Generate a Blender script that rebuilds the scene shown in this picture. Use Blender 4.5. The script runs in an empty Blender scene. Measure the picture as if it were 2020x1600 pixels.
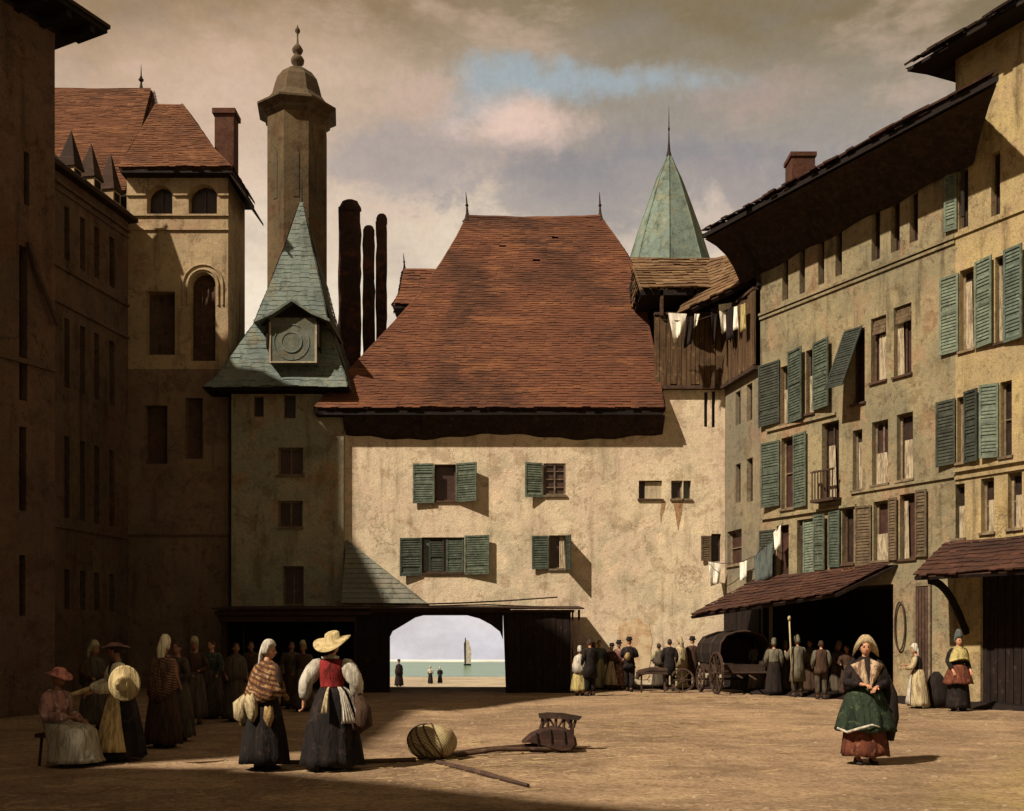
import bpy, math, random
from mathutils import Vector, Matrix, noise
random.seed(7)
R = math.radians
sc = bpy.context.scene
col = sc.collection
# ------------------------------------------------------------------ camera
F, CX, HY, CH = 2000.0, 1010.0, 1262.0, 1.6
cam = bpy.data.objects.new('camera', bpy.data.cameras.new('camera')); col.objects.link(cam)
cam.location = (0, 0, CH); cam.rotation_euler = (R(90), 0, 0)
cam.data.sensor_width = 36; cam.data.lens = 36 * F / 2020.0
cam.data.shift_y = (HY - 800) / 2020.0
cam.data.clip_start = .1; cam.data.clip_end = 3000
sc.camera = cam
# ------------------------------------------------------------------ light
SUN = Vector((-.788 * .707, -.616 * .707, .707)).normalized()
sd = bpy.data.lights.new('sun', 'SUN'); sun = bpy.data.objects.new('sun', sd); col.objects.link(sun)
sd.energy = 4.1; sd.angle = R(1.1); sd.color = (1.0, .87, .70)
sun.rotation_euler = (-SUN).to_track_quat('-Z', 'Y').to_euler()
sun.location = (-20, -10, 40)
sc.view_settings.view_transform = 'Standard'; sc.view_settings.look = 'None'
sc.view_settings.exposure = .9; sc.view_settings.gamma = 1

def lin(c):
    return tuple(((v / 255) / 12.92 if v / 255 <= .04045 else (((v / 255) + .055) / 1.055) ** 2.4) for v in c[:3]) + (1,)

class NT:
    """small helper for node trees"""
    def __init__(s, nt): s.nt = nt; s.n = nt.nodes; s.l = nt.links
    def new(s, t, **k):
        n = s.n.new(t)
        for a, b in k.items(): setattr(n, a, b)
        return n
    def inp(s, sock, v):
        if v is None: return
        if hasattr(v, 'is_output') or isinstance(v, bpy.types.NodeSocket): s.l.new(v, sock)
        else: sock.default_value = v
    def math(s, op, a, b=None, c=None, clamp=False):
        n = s.new('ShaderNodeMath', operation=op, use_clamp=clamp)
        s.inp(n.inputs[0], a); s.inp(n.inputs[1], b)
        if c is not None: s.inp(n.inputs[2], c)
        return n.outputs[0]
    def vmath(s, op, a, b=None):
        n = s.new('ShaderNodeVectorMath', operation=op)
        s.inp(n.inputs[0], a); s.inp(n.inputs[1], b)
        return n.outputs['Value'] if op == 'LENGTH' else n.outputs[0]
    def mix(s, f, a, b, mode='MIX'):
        n = s.new('ShaderNodeMix', data_type='RGBA', blend_type=mode)
        s.inp(n.inputs[0], f); s.inp(n.inputs[6], a); s.inp(n.inputs[7], b)
        return n.outputs[2]
    def rng(s, v, a, b, c=0., d=1., smooth=True):
        n = s.new('ShaderNodeMapRange', interpolation_type='SMOOTHSTEP' if smooth else 'LINEAR')
        s.inp(n.inputs[0], v); n.inputs[1].default_value = a; n.inputs[2].default_value = b
        n.inputs[3].default_value = c; n.inputs[4].default_value = d
        return n.outputs[0]
    def noise(s, vec, scale, detail=4, rough=.55, dist=0):
        n = s.new('ShaderNodeTexNoise'); s.inp(n.inputs['Vector'], vec)
        n.inputs['Scale'].default_value = scale; n.inputs['Detail'].default_value = detail
        n.inputs['Roughness'].default_value = rough; n.inputs['Distortion'].default_value = dist
        return n.outputs[0]
    def scale(s, vec, xyz):
        n = s.new('ShaderNodeMapping'); s.inp(n.inputs[0], vec); n.inputs['Scale'].default_value = xyz
        return n.outputs[0]

# ------------------------------------------------------------------ sky
W = bpy.data.worlds.new('World'); sc.world = W; W.use_nodes = True
w = NT(W.node_tree); w.n.clear()
out = w.new('ShaderNodeOutputWorld'); bg = w.new('ShaderNodeBackground'); bg.inputs[1].default_value = .1
w.l.new(bg.outputs[0], out.inputs[0])
nish = w.new('ShaderNodeTexSky', sky_type='NISHITA'); nish.sun_disc = False
nish.sun_elevation = R(45); nish.sun_rotation = math.atan2(SUN.x, SUN.y)
tc = w.new('ShaderNodeTexCoord'); D = tc.outputs['Generated']
sep = w.new('ShaderNodeSeparateXYZ'); w.l.new(D, sep.inputs[0])
dy = w.math('MAXIMUM', sep.outputs[1], .12)
U = w.math('DIVIDE', sep.outputs[0], dy); V = w.math('DIVIDE', sep.outputs[2], dy)
Vc = w.math('MINIMUM', V, 1.5)
comb = w.new('ShaderNodeCombineXYZ'); w.l.new(U, comb.inputs[0]); w.l.new(V, comb.inputs[1]); UV = comb.outputs[0]
SKM = .8
def skc(*c): return tuple(v * 10 * SKM for v in lin(c)[:3]) + (1,)
warp = w.noise(w.scale(D, (1, 1, 2.2)), 4.0, 7, .6)
wv = w.math('MULTIPLY_ADD', w.math('SUBTRACT', warp, .5), .22, Vc)
def sky_ramp(stops):
    r = w.new('ShaderNodeValToRGB'); w.l.new(w.math('DIVIDE', wv, .7, clamp=True), r.inputs[0])
    e = r.color_ramp.elements
    while len(e) < len(stops): e.new(.5)
    for k, (y, c) in enumerate(sorted(stops, key=lambda q: -q[0])):
        e[k].position = max(0, (HY - y) / F / .7); e[k].color = lin(c)
    return w.vmath('SCALE', r.outputs[0]), r
def ramp10(stops):
    o, r = sky_ramp(stops); o.node.inputs[3].default_value = 10 * SKM; return o
left = ramp10([(1262, (196, 188, 186)), (760, (218, 206, 184)), (560, (206, 190, 168)), (330, (188, 164, 142)), (130, (168, 142, 116)), (10, (134, 110, 80))])
right = ramp10([(1262, (186, 182, 188)), (700, (204, 188, 166)), (490, (180, 164, 144)), (350, (138, 130, 124)), (180, (134, 123, 106)), (10, (112, 97, 68))])
lr = w.rng(w.math('MULTIPLY_ADD', w.math('SUBTRACT', warp, .5), .5, U), -.32, .12)
c = w.mix(lr, left, right)
n2 = w.noise(w.scale(D, (1, 1, 2.6)), 7.0, 8, .62)
c = w.mix(w.rng(n2, .46, .68, 0, .28), c, skc(118, 112, 110))
c = w.mix(w.rng(n2, .32, .48, .38, 0), c, skc(188, 160, 140))
edge = w.math('MULTIPLY', w.math('SUBTRACT', w.noise(D, 11, 10, .68, .4), .5), 3.4)
wc_ = w.new('ShaderNodeTexNoise'); w.l.new(w.scale(D, (1, 1, 2)), wc_.inputs['Vector']); wc_.inputs['Scale'].default_value = 13; wc_.inputs['Detail'].default_value = 9; wc_.inputs['Roughness'].default_value = .62
UV = w.vmath('ADD', UV, w.vmath('MULTIPLY', w.vmath('SUBTRACT', wc_.outputs['Color'], (.5, .5, .5)), (.13, .06, 0)))
def blob(px, py, rx, ry, colr, amt, lo=.55, hi=1.15):
    global c
    v = w.vmath('SUBTRACT', UV, ((px - CX) / F, (HY - py) / F, 0))
    v = w.vmath('MULTIPLY', v, (F / rx, F / ry, 0))
    d = w.math('ADD', w.vmath('LENGTH', v), edge)
    c = w.mix(w.rng(d, lo, hi, amt, 0), c, colr)
blob(1200, 158, 300, 44, skc(140, 154, 162), .7, .0, 1.2)
blob(1020, 150, 230, 44, skc(136, 149, 154), .65, .0, 1.2)
blob(930, 190, 80, 75, skc(138, 146, 150), .7, .0, 1.2)
blob(1300, 385, 420, 110, skc(118, 114, 116), .6)
blob(800, 330, 190, 80, skc(140, 132, 130), .55)
blob(1020, 240, 112, 52, skc(208, 178, 162), .75, -.1, 1.5)
blob(820, 180, 110, 60, skc(176, 150, 132), .6)
blob(1505, 195, 95, 60, skc(150, 130, 120), .7, .2, 1.3)
blob(1560, 150, 60, 36, skc(150, 130, 118), .5, .2, 1.3)
blob(1480, 560, 330, 130, skc(196, 176, 156), .55)
gr_ = w.noise(D, 130, 3, .8)
c = w.mix(w.rng(gr_, .35, .65, 0, .13), c, w.mix(1, c, (.55, .53, .5, 1), 'MULTIPLY'))
skyc = w.mix(.04, c, nish.outputs[0])
w.l.new(skyc, bg.inputs[0])

# ------------------------------------------------------------------ materials
def base_mat(name, rough=.95):
    m = bpy.data.materials.new(name); m.use_nodes = True
    t = NT(m.node_tree); b = t.n['Principled BSDF']
    b.inputs['Roughness'].default_value = rough; b.inputs['Specular IOR Level'].default_value = .15
    g = t.new('ShaderNodeNewGeometry')
    return m, t, b, g.outputs['Position']
def bump(t, b, h, strength=.5, dist=.02):
    n = t.new('ShaderNodeBump'); n.inputs['Strength'].default_value = strength; n.inputs['Distance'].default_value = dist
    t.l.new(h, n.inputs['Height']); t.l.new(n.outputs[0], b.inputs['Normal'])
def C3(c): return tuple(c) + (1,) if len(c) == 3 else c
def plaster(name, c1, c2, c3, grime=(.05, .035, .02), amt=.5, s=1., bs=.6):
    m, t, b, P = base_mat(name)
    c = t.mix(t.rng(t.noise(P, .45 * s, 5, .6, .5), .38, .62), C3(c1), C3(c2))
    c = t.mix(t.rng(t.noise(t.vmath('ADD', P, (7, 3, 1)), .9 * s, 6, .65, .8), .48, .66), c, C3(c3))
    st = t.noise(t.scale(P, (2.6, 2.6, .35)), 1.0 * s, 6, .65)
    c = t.mix(t.rng(st, .5, .75, 0, amt), c, C3(grime))
    md = t.noise(P, 5.5, 8, .72, .4)
    c = t.mix(t.rng(md, .5, .72, 0, amt * .8), c, C3(grime))
    c = t.mix(t.rng(md, .28, .42, .22, 0), c, tuple(min(1, v * 1.35) for v in c1[:3]) + (1,))
    pe = t.noise(t.vmath('ADD', P, (11, 5, 2)), 1.3, 7, .68, .3)
    c = t.mix(t.rng(pe, .565, .585, 0, .55), c, t.mix(1, c, (.62, .55, .50, 1), 'MULTIPLY'))
    c = t.mix(t.rng(pe, .39, .405, .5, 0), c, t.mix(1, c, (1.28, 1.22, 1.15, 1), 'MULTIPLY'))
    vo = t.new('ShaderNodeTexVoronoi', feature='DISTANCE_TO_EDGE'); vo.inputs['Scale'].default_value = .55
    wn_ = t.new('ShaderNodeTexNoise'); t.l.new(P, wn_.inputs['Vector']); wn_.inputs['Scale'].default_value = 1.6; wn_.inputs['Detail'].default_value = 8
    wn_.inputs['Roughness'].default_value = .7
    t.l.new(t.vmath('ADD', P, t.vmath('MULTIPLY', wn_.outputs['Color'], (1.6, 1.6, 1.6))), vo.inputs['Vector'])
    ck = t.math('MULTIPLY', t.rng(vo.outputs['Distance'], .002, .014, .8, 0), t.rng(t.noise(P, .6, 3), .5, .6))
    c = t.mix(ck, c, C3(grime))
    fine = t.noise(P, 34, 3, .8)
    c = t.mix(t.rng(fine, .38, .62, 0, .5), c, t.mix(1, c, (.45, .42, .38, 1), 'MULTIPLY'))
    wv = t.noise(t.scale(P, (1, 1, 5)), 16, 2, .6)
    c = t.mix(t.rng(wv, .5, .66, 0, .22), c, t.mix(1, c, (.5, .45, .4, 1), 'MULTIPLY'))
    t.l.new(c, b.inputs['Base Color'])
    bump(t, b, t.math('ADD', t.math('MULTIPLY', t.noise(P, 2.2, 8, .7), 1.3), t.math('MULTIPLY', fine, .3)), bs, .05)
    return m
def wood(name, c1, c2, along='z', rough=.85, bs=.6):
    m, t, b, P = base_mat(name, rough)
    sc_ = {'z': (9, 9, .7), 'x': (.7, 9, 9), 'n': (4, 4, 4)}[along]
    g = t.noise(t.scale(P, sc_), 1.6, 7, .7, .3)
    c = t.mix(t.rng(g, .35, .65), C3(c1), C3(c2))
    c = t.mix(t.rng(t.noise(P, 1.7, 5, .7), .45, .7, 0, .55), c, t.mix(1, c, (.35, .3, .3, 1), 'MULTIPLY'))
    oi = t.new('ShaderNodeObjectInfo'); c = t.mix(t.rng(oi.outputs['Random'], 0, 1, 0, .85, False), c, t.mix(1, c, (.55, .60, .66, 1), 'MULTIPLY'))
    pt = t.noise(P, 6.5, 6, .72); c = t.mix(t.rng(pt, .58, .66, 0, .35), c, tuple(min(1, v * 1.7 + .03) for v in c1[:3]) + (1,))
    t.l.new(c, b.inputs['Base Color']); bump(t, b, g, bs, .015)
    return m
def tiles(name, c1, c2, dark, light, s=1.):
    m, t, b, P = base_mat(name, .9)
    a = t.noise(t.scale(P, (.7, .7, 6)), 1.5 * s, 8, .75, .5)
    c = t.mix(t.rng(a, .36, .64), C3(c1), C3(c2))
    k = t.noise(t.scale(P, (2, 2, 20)), 1.5 * s, 7, .78, .3)
    c = t.mix(t.rng(k, .48, .68, 0, .85), c, C3(dark))
    c = t.mix(t.rng(k, .28, .42, .6, 0), c, C3(light))
    big = t.noise(P, .38, 4, .6, .6)
    c = t.mix(t.rng(big, .42, .66, 0, .6), c, C3(dark)); c = t.mix(t.rng(t.noise(t.scale(t.vmath('ADD', P, (9, 1, 4)), (.5, .5, 3)), 1.1, 8, .75, .6), .5, .62, 0, .5), c, C3(light))
    spot = t.noise(t.vmath('ADD', P, (3, 8, 5)), 2.4, 6, .7)
    c = t.mix(t.rng(spot, .6, .7, 0, .6), c, C3(dark))
    t.l.new(c, b.inputs['Base Color']); bump(t, b, k, .8, .03)
    return m
def cloth(name, c1, dark=None, stripes=0, s=1., light=None):
    m, t, b, P = base_mat(name, .9)
    tc = t.new('ShaderNodeTexCoord'); O = tc.outputs['Object']
    dark = dark or tuple(v * .45 for v in c1[:3])
    c = t.mix(t.rng(t.noise(t.scale(O, (13, 13, 2.2)), 1.0 * s, 7, .7, .6), .44, .60, 0, .85), C3(c1), C3(dark))
    if light: c = t.mix(t.rng(t.noise(O, 9, 4, .6), .54, .64, 0, .8), c, C3(light))
    if stripes:
        wn = t.new('ShaderNodeTexWave', wave_type='BANDS', bands_direction='Z')
        mpn = t.new('ShaderNodeMapping'); t.l.new(O, mpn.inputs[0]); mpn.inputs['Rotation'].default_value = (0, .5, 0); mpn.inputs['Scale'].default_value = (.6, .6, 1); t.l.new(mpn.outputs[0], wn.inputs['Vector']); wn.inputs['Scale'].default_value = stripes
        wn.inputs['Distortion'].default_value = 5; wn.inputs['Detail'].default_value = 2
        c = t.mix(t.rng(wn.outputs['Fac'], .45, .65, 0, .85), c, C3(dark))
    t.l.new(c, b.inputs['Base Color']); bump(t, b, t.math('ADD', t.noise(t.scale(O, (14, 14, 3)), 1, 5, .6, .5), t.math('MULTIPLY', t.noise(O, 40, 4, .7), .25)), .9, .03)
    return m
def plain(name, c1, c2=None, s=6, rough=.8, spec=.2):
    m, t, b, P = base_mat(name, rough)
    b.inputs['Specular IOR Level'].default_value = spec
    c2 = c2 or tuple(v * .55 for v in c1[:3])
    c = t.mix(t.rng(t.noise(P, s, 5, .65), .38, .66), C3(c1), C3(c2))
    t.l.new(c, b.inputs['Base Color']); bump(t, b, t.noise(P, s * 3, 4, .6), .3, .01)
    return m
M = {}
M['yellow'] = plaster('cream_plaster', (.68, .57, .40), (.62, .49, .36), (.50, .43, .30), (.18, .13, .08), .48)
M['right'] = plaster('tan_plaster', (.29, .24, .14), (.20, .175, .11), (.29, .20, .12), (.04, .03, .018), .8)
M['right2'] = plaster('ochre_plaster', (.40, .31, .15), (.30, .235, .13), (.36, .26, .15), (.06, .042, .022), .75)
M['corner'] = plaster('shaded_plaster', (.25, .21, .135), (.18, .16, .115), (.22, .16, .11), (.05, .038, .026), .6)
M['tower'] = plaster('grey_green_plaster', (.34, .31, .21), (.25, .245, .175), (.32, .22, .13), (.07, .05, .03), .6)
M['church'] = plaster('warm_stone', (.44, .335, .20), (.34, .26, .16), (.36, .245, .15), (.07, .045, .03), .6)
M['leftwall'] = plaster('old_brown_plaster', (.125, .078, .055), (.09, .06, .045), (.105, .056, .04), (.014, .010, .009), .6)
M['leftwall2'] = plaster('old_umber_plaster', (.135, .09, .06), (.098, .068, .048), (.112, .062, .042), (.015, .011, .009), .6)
M['church_low'] = plaster('dark_stone', (.23, .16, .105), (.17, .12, .082), (.19, .115, .078), (.03, .02, .015), .6)  # church wall's deep shade put into the darker colour of its lower part
M['octa'] = plaster('olive_stone', (.125, .088, .045), (.09, .066, .036), (.10, .055, .028), (.028, .02, .012), .7)
M['capstone'] = plaster('cap_stone', (.11, .08, .048), (.08, .06, .036), (.09, .055, .032), (.02, .014, .01), .6)
M['roof'] = tiles('red_brown_tile', (.135, .052, .027), (.095, .037, .021), (.028, .016, .012), (.22, .092, .04))
M['roof2'] = tiles('orange_tile', (.145, .060, .028), (.105, .042, .021), (.038, .020, .014), (.23, .105, .048))
M['roofdark'] = tiles('dark_tile', (.05, .028, .018), (.035, .02, .014), (.014, .01, .008), (.085, .045, .028))
M['awning'] = tiles('maroon_tile', (.065, .028, .018), (.045, .021, .015), (.018, .011, .009), (.12, .052, .03))
M['oldroof'] = tiles('straw_tile', (.17, .10, .05), (.12, .065, .032), (.03, .018, .012), (.26, .17, .085), .6)
M['copper'] = plaster('verdigris_slate', (.165, .20, .18), (.12, .148, .138), (.18, .18, .135), (.03, .036, .034), .65, 1.6)
M['copper2'] = plaster('pale_verdigris', (.19, .245, .205), (.14, .185, .16), (.20, .21, .15), (.035, .045, .042), .6, 1.6)
M['slate'] = plaster('grey_slate', (.20, .20, .165), (.15, .16, .135), (.22, .19, .14), (.06, .055, .045), .5, 1.6)
M['brick'] = plaster('brick_chimney', (.10, .042, .026), (.075, .032, .02), (.07, .035, .024), (.02, .012, .008), .6, 2)
M['soot'] = plaster('sooty_brick', (.06, .036, .027), (.04, .025, .02), (.12, .045, .028), (.015, .011, .009), .6, 1.6)
M['green'] = wood('green_louvre', (.095, .112, .078), (.05, .06, .045), 'n')
M['green2'] = wood('pale_green_louvre', (.16, .19, .135), (.095, .112, .084), 'n')
M['green3'] = wood('dull_green_louvre', (.05, .055, .04), (.03, .033, .026), 'n')
M['brown'] = wood('brown_louvre', (.14, .10, .055), (.08, .055, .034), 'n')
M['frame'] = wood('weathered_frame', (.24, .18, .11), (.15, .10, .06), 'n')
M['framed'] = wood('dark_frame', (.08, .045, .03), (.05, .03, .02), 'n')
M['pale'] = wood('pale_board', (.50, .42, .28), (.38, .29, .18), 'z')
M['curtain'] = cloth('curtain_cloth', (.36, .30, .20), (.14, .10, .07))
M['pane'] = plain('dark_glass', (.018, .011, .009), (.035, .022, .016), 3, .35, .4)
M['panered'] = plain('brown_glass', (.035, .016, .013), (.06, .03, .022), 3, .4, .4)
M['paneg'] = plain('green_glass', (.09, .12, .10), (.05, .06, .05), 3, .3, .5)
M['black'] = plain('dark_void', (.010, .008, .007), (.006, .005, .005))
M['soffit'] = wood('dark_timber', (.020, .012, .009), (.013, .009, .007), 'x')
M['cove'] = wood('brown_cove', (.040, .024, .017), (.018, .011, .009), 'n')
M['shed'] = wood('tarred_boards', (.022, .012, .009), (.010, .006, .005), 'z')
M['shed2'] = wood('brown_boards', (.05, .024, .016), (.03, .016, .012), 'x')
M['plank'] = wood('gallery_boards', (.17, .095, .042), (.065, .036, .02), 'z')
M['beam'] = wood('old_beam', (.10, .055, .032), (.055, .032, .02), 'n')
M['iron'] = plain('black_iron', (.02, .014, .01))
M['brickwall'] = plaster('bare_brick', (.46, .32, .19), (.52, .38, .24), (.38, .24, .14), (.24, .15, .09), .5, 3)
mbk, t, b, P = base_mat('bare_brick_wall')
br = t.new('ShaderNodeTexBrick'); mpk = t.new('ShaderNodeMapping'); t.l.new(P, mpk.inputs[0]); mpk.inputs['Rotation'].default_value = (math.pi / 2, 0, 0); t.l.new(mpk.outputs[0], br.inputs['Vector'])
br.inputs['Scale'].default_value = 4.2; br.inputs['Color1'].default_value = (.42, .27, .15, 1); br.inputs['Color2'].default_value = (.34, .19, .10, 1); br.inputs['Mortar'].default_value = (.46, .36, .23, 1); br.inputs['Mortar Size'].default_value = .03
t.l.new(t.mix(t.rng(t.noise(P, 3.2, 7, .7), .42, .58), br.outputs['Color'], (.52, .41, .26, 1)), b.inputs['Base Color']); M['brickwall'] = mbk
M['clock'] = plaster('clock_stone', (.15, .16, .125), (.11, .125, .105), (.17, .155, .10), (.045, .045, .036), .6, 3)

# ------------------------------------------------------------------ mesh helpers
def at(px, py, Y): return Vector(((px - CX) * Y / F, Y, CH - (py - HY) * Y / F))
ORG = {}
def prop(o, label=None, cat=None, group=None, kind=None):
    for k, v in (('label', label), ('category', cat), ('group', group), ('kind', kind)):
        if v: o[k] = v
    return o
def thing(name, label, cat, loc=(0, 0, 0), rot=0, group=None):
    o = bpy.data.objects.new(name, None); col.objects.link(o); o.empty_display_size = .3
    o.location = loc; o.rotation_euler = (0, 0, rot); ORG[o] = Vector(loc)
    return prop(o, label, cat, group)
class PL:
    def __init__(s, O, u):
        s.O = Vector(O); s.u = Vector(u).normalized(); s.n = Vector((s.u.y, -s.u.x))
    def s(s_, px):
        k = (px - CX) / F
        return (k * s_.O.y - s_.O.x) / (s_.u.x - k * s_.u.y)
    def z(s_, px, py):
        Y = s_.O.y + s_.u.y * s_.s(px); return CH - (py - HY) * Y / F
    def P(s_, s, z, o=0):
        return Vector((s_.O.x + s_.u.x * s + s_.n.x * o, s_.O.y + s_.u.y * s + s_.n.y * o, z))
class MB:
    def __init__(s): s.v = []; s.f = []; s.m = []
    def add(s, vs, fs, mi=0):
        b = len(s.v); s.v += [tuple(v) for v in vs]
        for f in fs: s.f.append(tuple(b + i for i in f)); s.m.append(mi)
        return s
    def hexa(s, p, mi=0):
        return s.add(p, [(0, 3, 2, 1), (4, 5, 6, 7), (0, 1, 5, 4), (1, 2, 6, 5), (2, 3, 7, 6), (3, 0, 4, 7)], mi)
    def box(s, x0, x1, y0, y1, z0, z1, mi=0):
        return s.hexa([(x0, y0, z0), (x1, y0, z0), (x1, y1, z0), (x0, y1, z0), (x0, y0, z1), (x1, y0, z1), (x1, y1, z1), (x0, y1, z1)], mi)
    def fbox(s, pl, s0, s1, o0, o1, z0, z1, mi=0):
        P = pl.P
        return s.hexa([P(s0, z0, o1), P(s1, z0, o1), P(s1, z0, o0), P(s0, z0, o0), P(s0, z1, o1), P(s1, z1, o1), P(s1, z1, o0), P(s0, z1, o0)], mi)
    def quad(s, a, b, c, d, mi=0): return s.add([a, b, c, d], [(0, 1, 2, 3)], mi)
    def prism(s, pts, off, mi=0):
        n = len(pts); off = Vector(off); pts = [Vector(p) for p in pts]
        fs = [tuple(range(n)), tuple(range(2 * n - 1, n - 1, -1))] + [(i, i + n, (i + 1) % n + n, (i + 1) % n) for i in range(n)]
        return s.add(pts + [p + off for p in pts], fs, mi)
    def rings(s, rs, caps=True, mi=0, closed=True):
        n = len(rs[0]); vs = [p for r in rs for p in r]; fs = []
        for k in range(len(rs) - 1):
            for i in range(n if closed else n - 1):
                j = (i + 1) % n; fs.append((k * n + i, k * n + j, (k + 1) * n + j, (k + 1) * n + i))
        if caps and closed:
            fs.append(tuple(range(n - 1, -1, -1))); fs.append(tuple((len(rs) - 1) * n + i for i in range(n)))
        return s.add(vs, fs, mi)
    def tube(s, pts, rad, n=8, mi=0, caps=True):
        pts = [Vector(p) for p in pts]
        if not hasattr(rad, '__len__'): rad = [rad] * len(pts)
        rs = []; up = None
        for i, p in enumerate(pts):
            d = (pts[min(i + 1, len(pts) - 1)] - pts[max(i - 1, 0)]).normalized()
            if up is None: up = Vector((0, 0, 1)) if abs(d.z) < .9 else Vector((0, 1, 0))
            a = d.cross(up).normalized(); bb = a.cross(d).normalized(); up = bb
            r = rad[i]; rx, ry = (r if hasattr(r, '__len__') else (r, r))
            rs.append([p + a * rx * math.cos(2 * math.pi * k / n) + bb * ry * math.sin(2 * math.pi * k / n) for k in range(n)])
        return s.rings(rs, caps, mi)
    def lathe(s, prof, cen, n=16, mi=0, ph=0, sx=1, sy=1):
        cen = Vector(cen)
        return s.rings([[cen + Vector((r * sx * math.cos(2 * math.pi * k / n + ph), r * sy * math.sin(2 * math.pi * k / n + ph), z)) for k in range(n)] for r, z in prof], True, mi)
    def build(s, name, mats, parent=None, smooth=False, local=False):
        me = bpy.data.meshes.new(name)
        L = Vector((0, 0, 0))
        if parent is not None and not local:
            r = parent
            while r.parent: r = r.parent
            L = ORG.get(r, L)
        me.from_pydata([tuple(Vector(v) - L) for v in s.v], [], s.f)
        if not isinstance(mats, (list, tuple)): mats = [mats]
        for m in mats: me.materials.append(m)
        if len(mats) > 1: me.polygons.foreach_set('material_index', s.m)
        if smooth: me.polygons.foreach_set('use_smooth', [True] * len(me.polygons))
        import bmesh
        bm = bmesh.new(); bm.from_mesh(me); bmesh.ops.recalc_face_normals(bm, faces=bm.faces); bm.to_mesh(me); bm.free()
        me.update()
        o = bpy.data.objects.new(name, me); col.objects.link(o)
        if parent is not None: o.parent = parent
        return o

def build_each(mb, name, mats, parent=None, **k):
    """one object for each loose piece"""
    par = list(range(len(mb.v)))
    def f(i):
        while par[i] != i: par[i] = par[par[i]]; i = par[i]
        return i
    for fc in mb.f:
        for j in fc[1:]: par[f(j)] = f(fc[0])
    out = {}
    for fc in mb.f: out.setdefault(f(fc[0]), []).append(fc)
    res = []
    for fs in out.values():
        ids = sorted({i for fc in fs for i in fc}); mp_ = {a: n for n, a in enumerate(ids)}
        res.append(MB().add([mb.v[i] for i in ids], [tuple(mp_[i] for i in fc) for fc in fs]).build(name, mats, parent, **k))
    return res

def wall_holes(mb, pl, s0, s1, z0, z1, holes, depth=.28, mi=0, jit=0):
    S = sorted({s0, s1} | {h[0] for h in holes} | {h[1] for h in holes}); Z = sorted({z0, z1} | {h[2] for h in holes} | {h[3] for h in holes})
    S = [v for v in S if s0 - 1e-6 <= v <= s1 + 1e-6]; Z = [v for v in Z if z0 - 1e-6 <= v <= z1 + 1e-6]
    for a, b in zip(S, S[1:]):
        if b - a < 1e-5: continue
        for c_, d in zip(Z, Z[1:]):
            if d - c_ < 1e-5: continue
            sm, zm = (a + b) / 2, (c_ + d) / 2
            if any(h[0] < sm < h[1] and h[2] < zm < h[3] for h in holes): continue
            mb.quad(pl.P(a, c_), pl.P(b, c_), pl.P(b, d), pl.P(a, d), mi)
    for h in holes:
        a, b, c_, d = h[:4]; dd = h[4] if len(h) > 4 else depth; P = pl.P
        mb.quad(P(a, c_), P(a, d), P(a, d, -dd), P(a, c_, -dd), mi); mb.quad(P(b, c_), P(b, d), P(b, d, -dd), P(b, c_, -dd), mi)
        mb.quad(P(a, d), P(b, d), P(b, d, -dd), P(a, d, -dd), mi)
        if c_ > z0 + .01: mb.quad(P(a, c_), P(b, c_), P(b, c_, -dd), P(a, c_, -dd), mi)
def body_box(mb, pl, s0, s1, z0, z1, dep, mi=0, o=0, top=True):
    P = pl.P
    mb.quad(P(s0, z0, o), P(s0, z0, -dep), P(s0, z1, -dep), P(s0, z1, o), mi)
    mb.quad(P(s1, z0, o), P(s1, z0, -dep), P(s1, z1, -dep), P(s1, z1, o), mi)
    mb.quad(P(s0, z0, -dep), P(s1, z0, -dep), P(s1, z1, -dep), P(s0, z1, -dep), mi)
    if top: mb.quad(P(s0, z1, o), P(s1, z1, o), P(s1, z1, -dep), P(s0, z1, -dep), mi)
def rect(pl, x0, x1, y0, y1):
    xm = (x0 + x1) / 2
    return (pl.s(x0), pl.s(x1), pl.z(xm, y1), pl.z(xm, y0))
def shutter_mb(pl, s0, s1, z0, z1, ang=0, hinge='l', o=.03, tilt=0):
    """louvred leaf lying on the wall; ang opens it about the hinge edge; tilt swings its foot outward"""
    mb = MB(); wd = s1 - s0; hs = s0 if hinge == 'l' else s1; sg = 1 if hinge == 'l' else -1
    sag = random.uniform(-.03, .03); ang = ang + (random.uniform(0, .16) if not tilt and o >= 0 else 0)
    def T(a, b, z):  # a along leaf, b thickness
        ca, sa = math.cos(ang), math.sin(ang)
        oo = o + a * sa + b * ca; zz = z + sag * a / wd
        if tilt: k = (z1 - zz); oo += k * math.sin(tilt); zz = z1 - k * math.cos(tilt)
        return pl.P(hs + sg * (a * ca - b * sa), zz, oo)
    def bx(a0, a1, b0, b1, c0, c1, sk=0):
        mb.hexa([T(a0, b1 + 0, c0), T(a1, b1, c0), T(a1, b0, c0 + sk), T(a0, b0, c0 + sk), T(a0, b1, c1), T(a1, b1, c1), T(a1, b0, c1 + sk), T(a0, b0, c1 + sk)])
    fr = min(.055, wd * .16); t = .035
    bx(0, fr, 0, t, z0, z1); bx(wd - fr, wd, 0, t, z0, z1)
    zm = (z0 + z1) / 2 + random.uniform(-.05, .05)
    for zc in (z0, zm, z1 - .06): bx(fr, wd - fr, .002, t - .002, zc, zc + .06)
    n = max(5, int((z1 - z0) / .085)); zz = z0 + .07
    for k in range(n):
        z = z0 + .07 + (z1 - z0 - .14) * k / n
        if random.random() < .07: continue
        bx(fr, wd - fr, .006, .026, z, z + .016 + .010 * random.random(), .05)
    bx(fr, wd - fr, .001, .004, z0, z1)
    return mb
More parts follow.
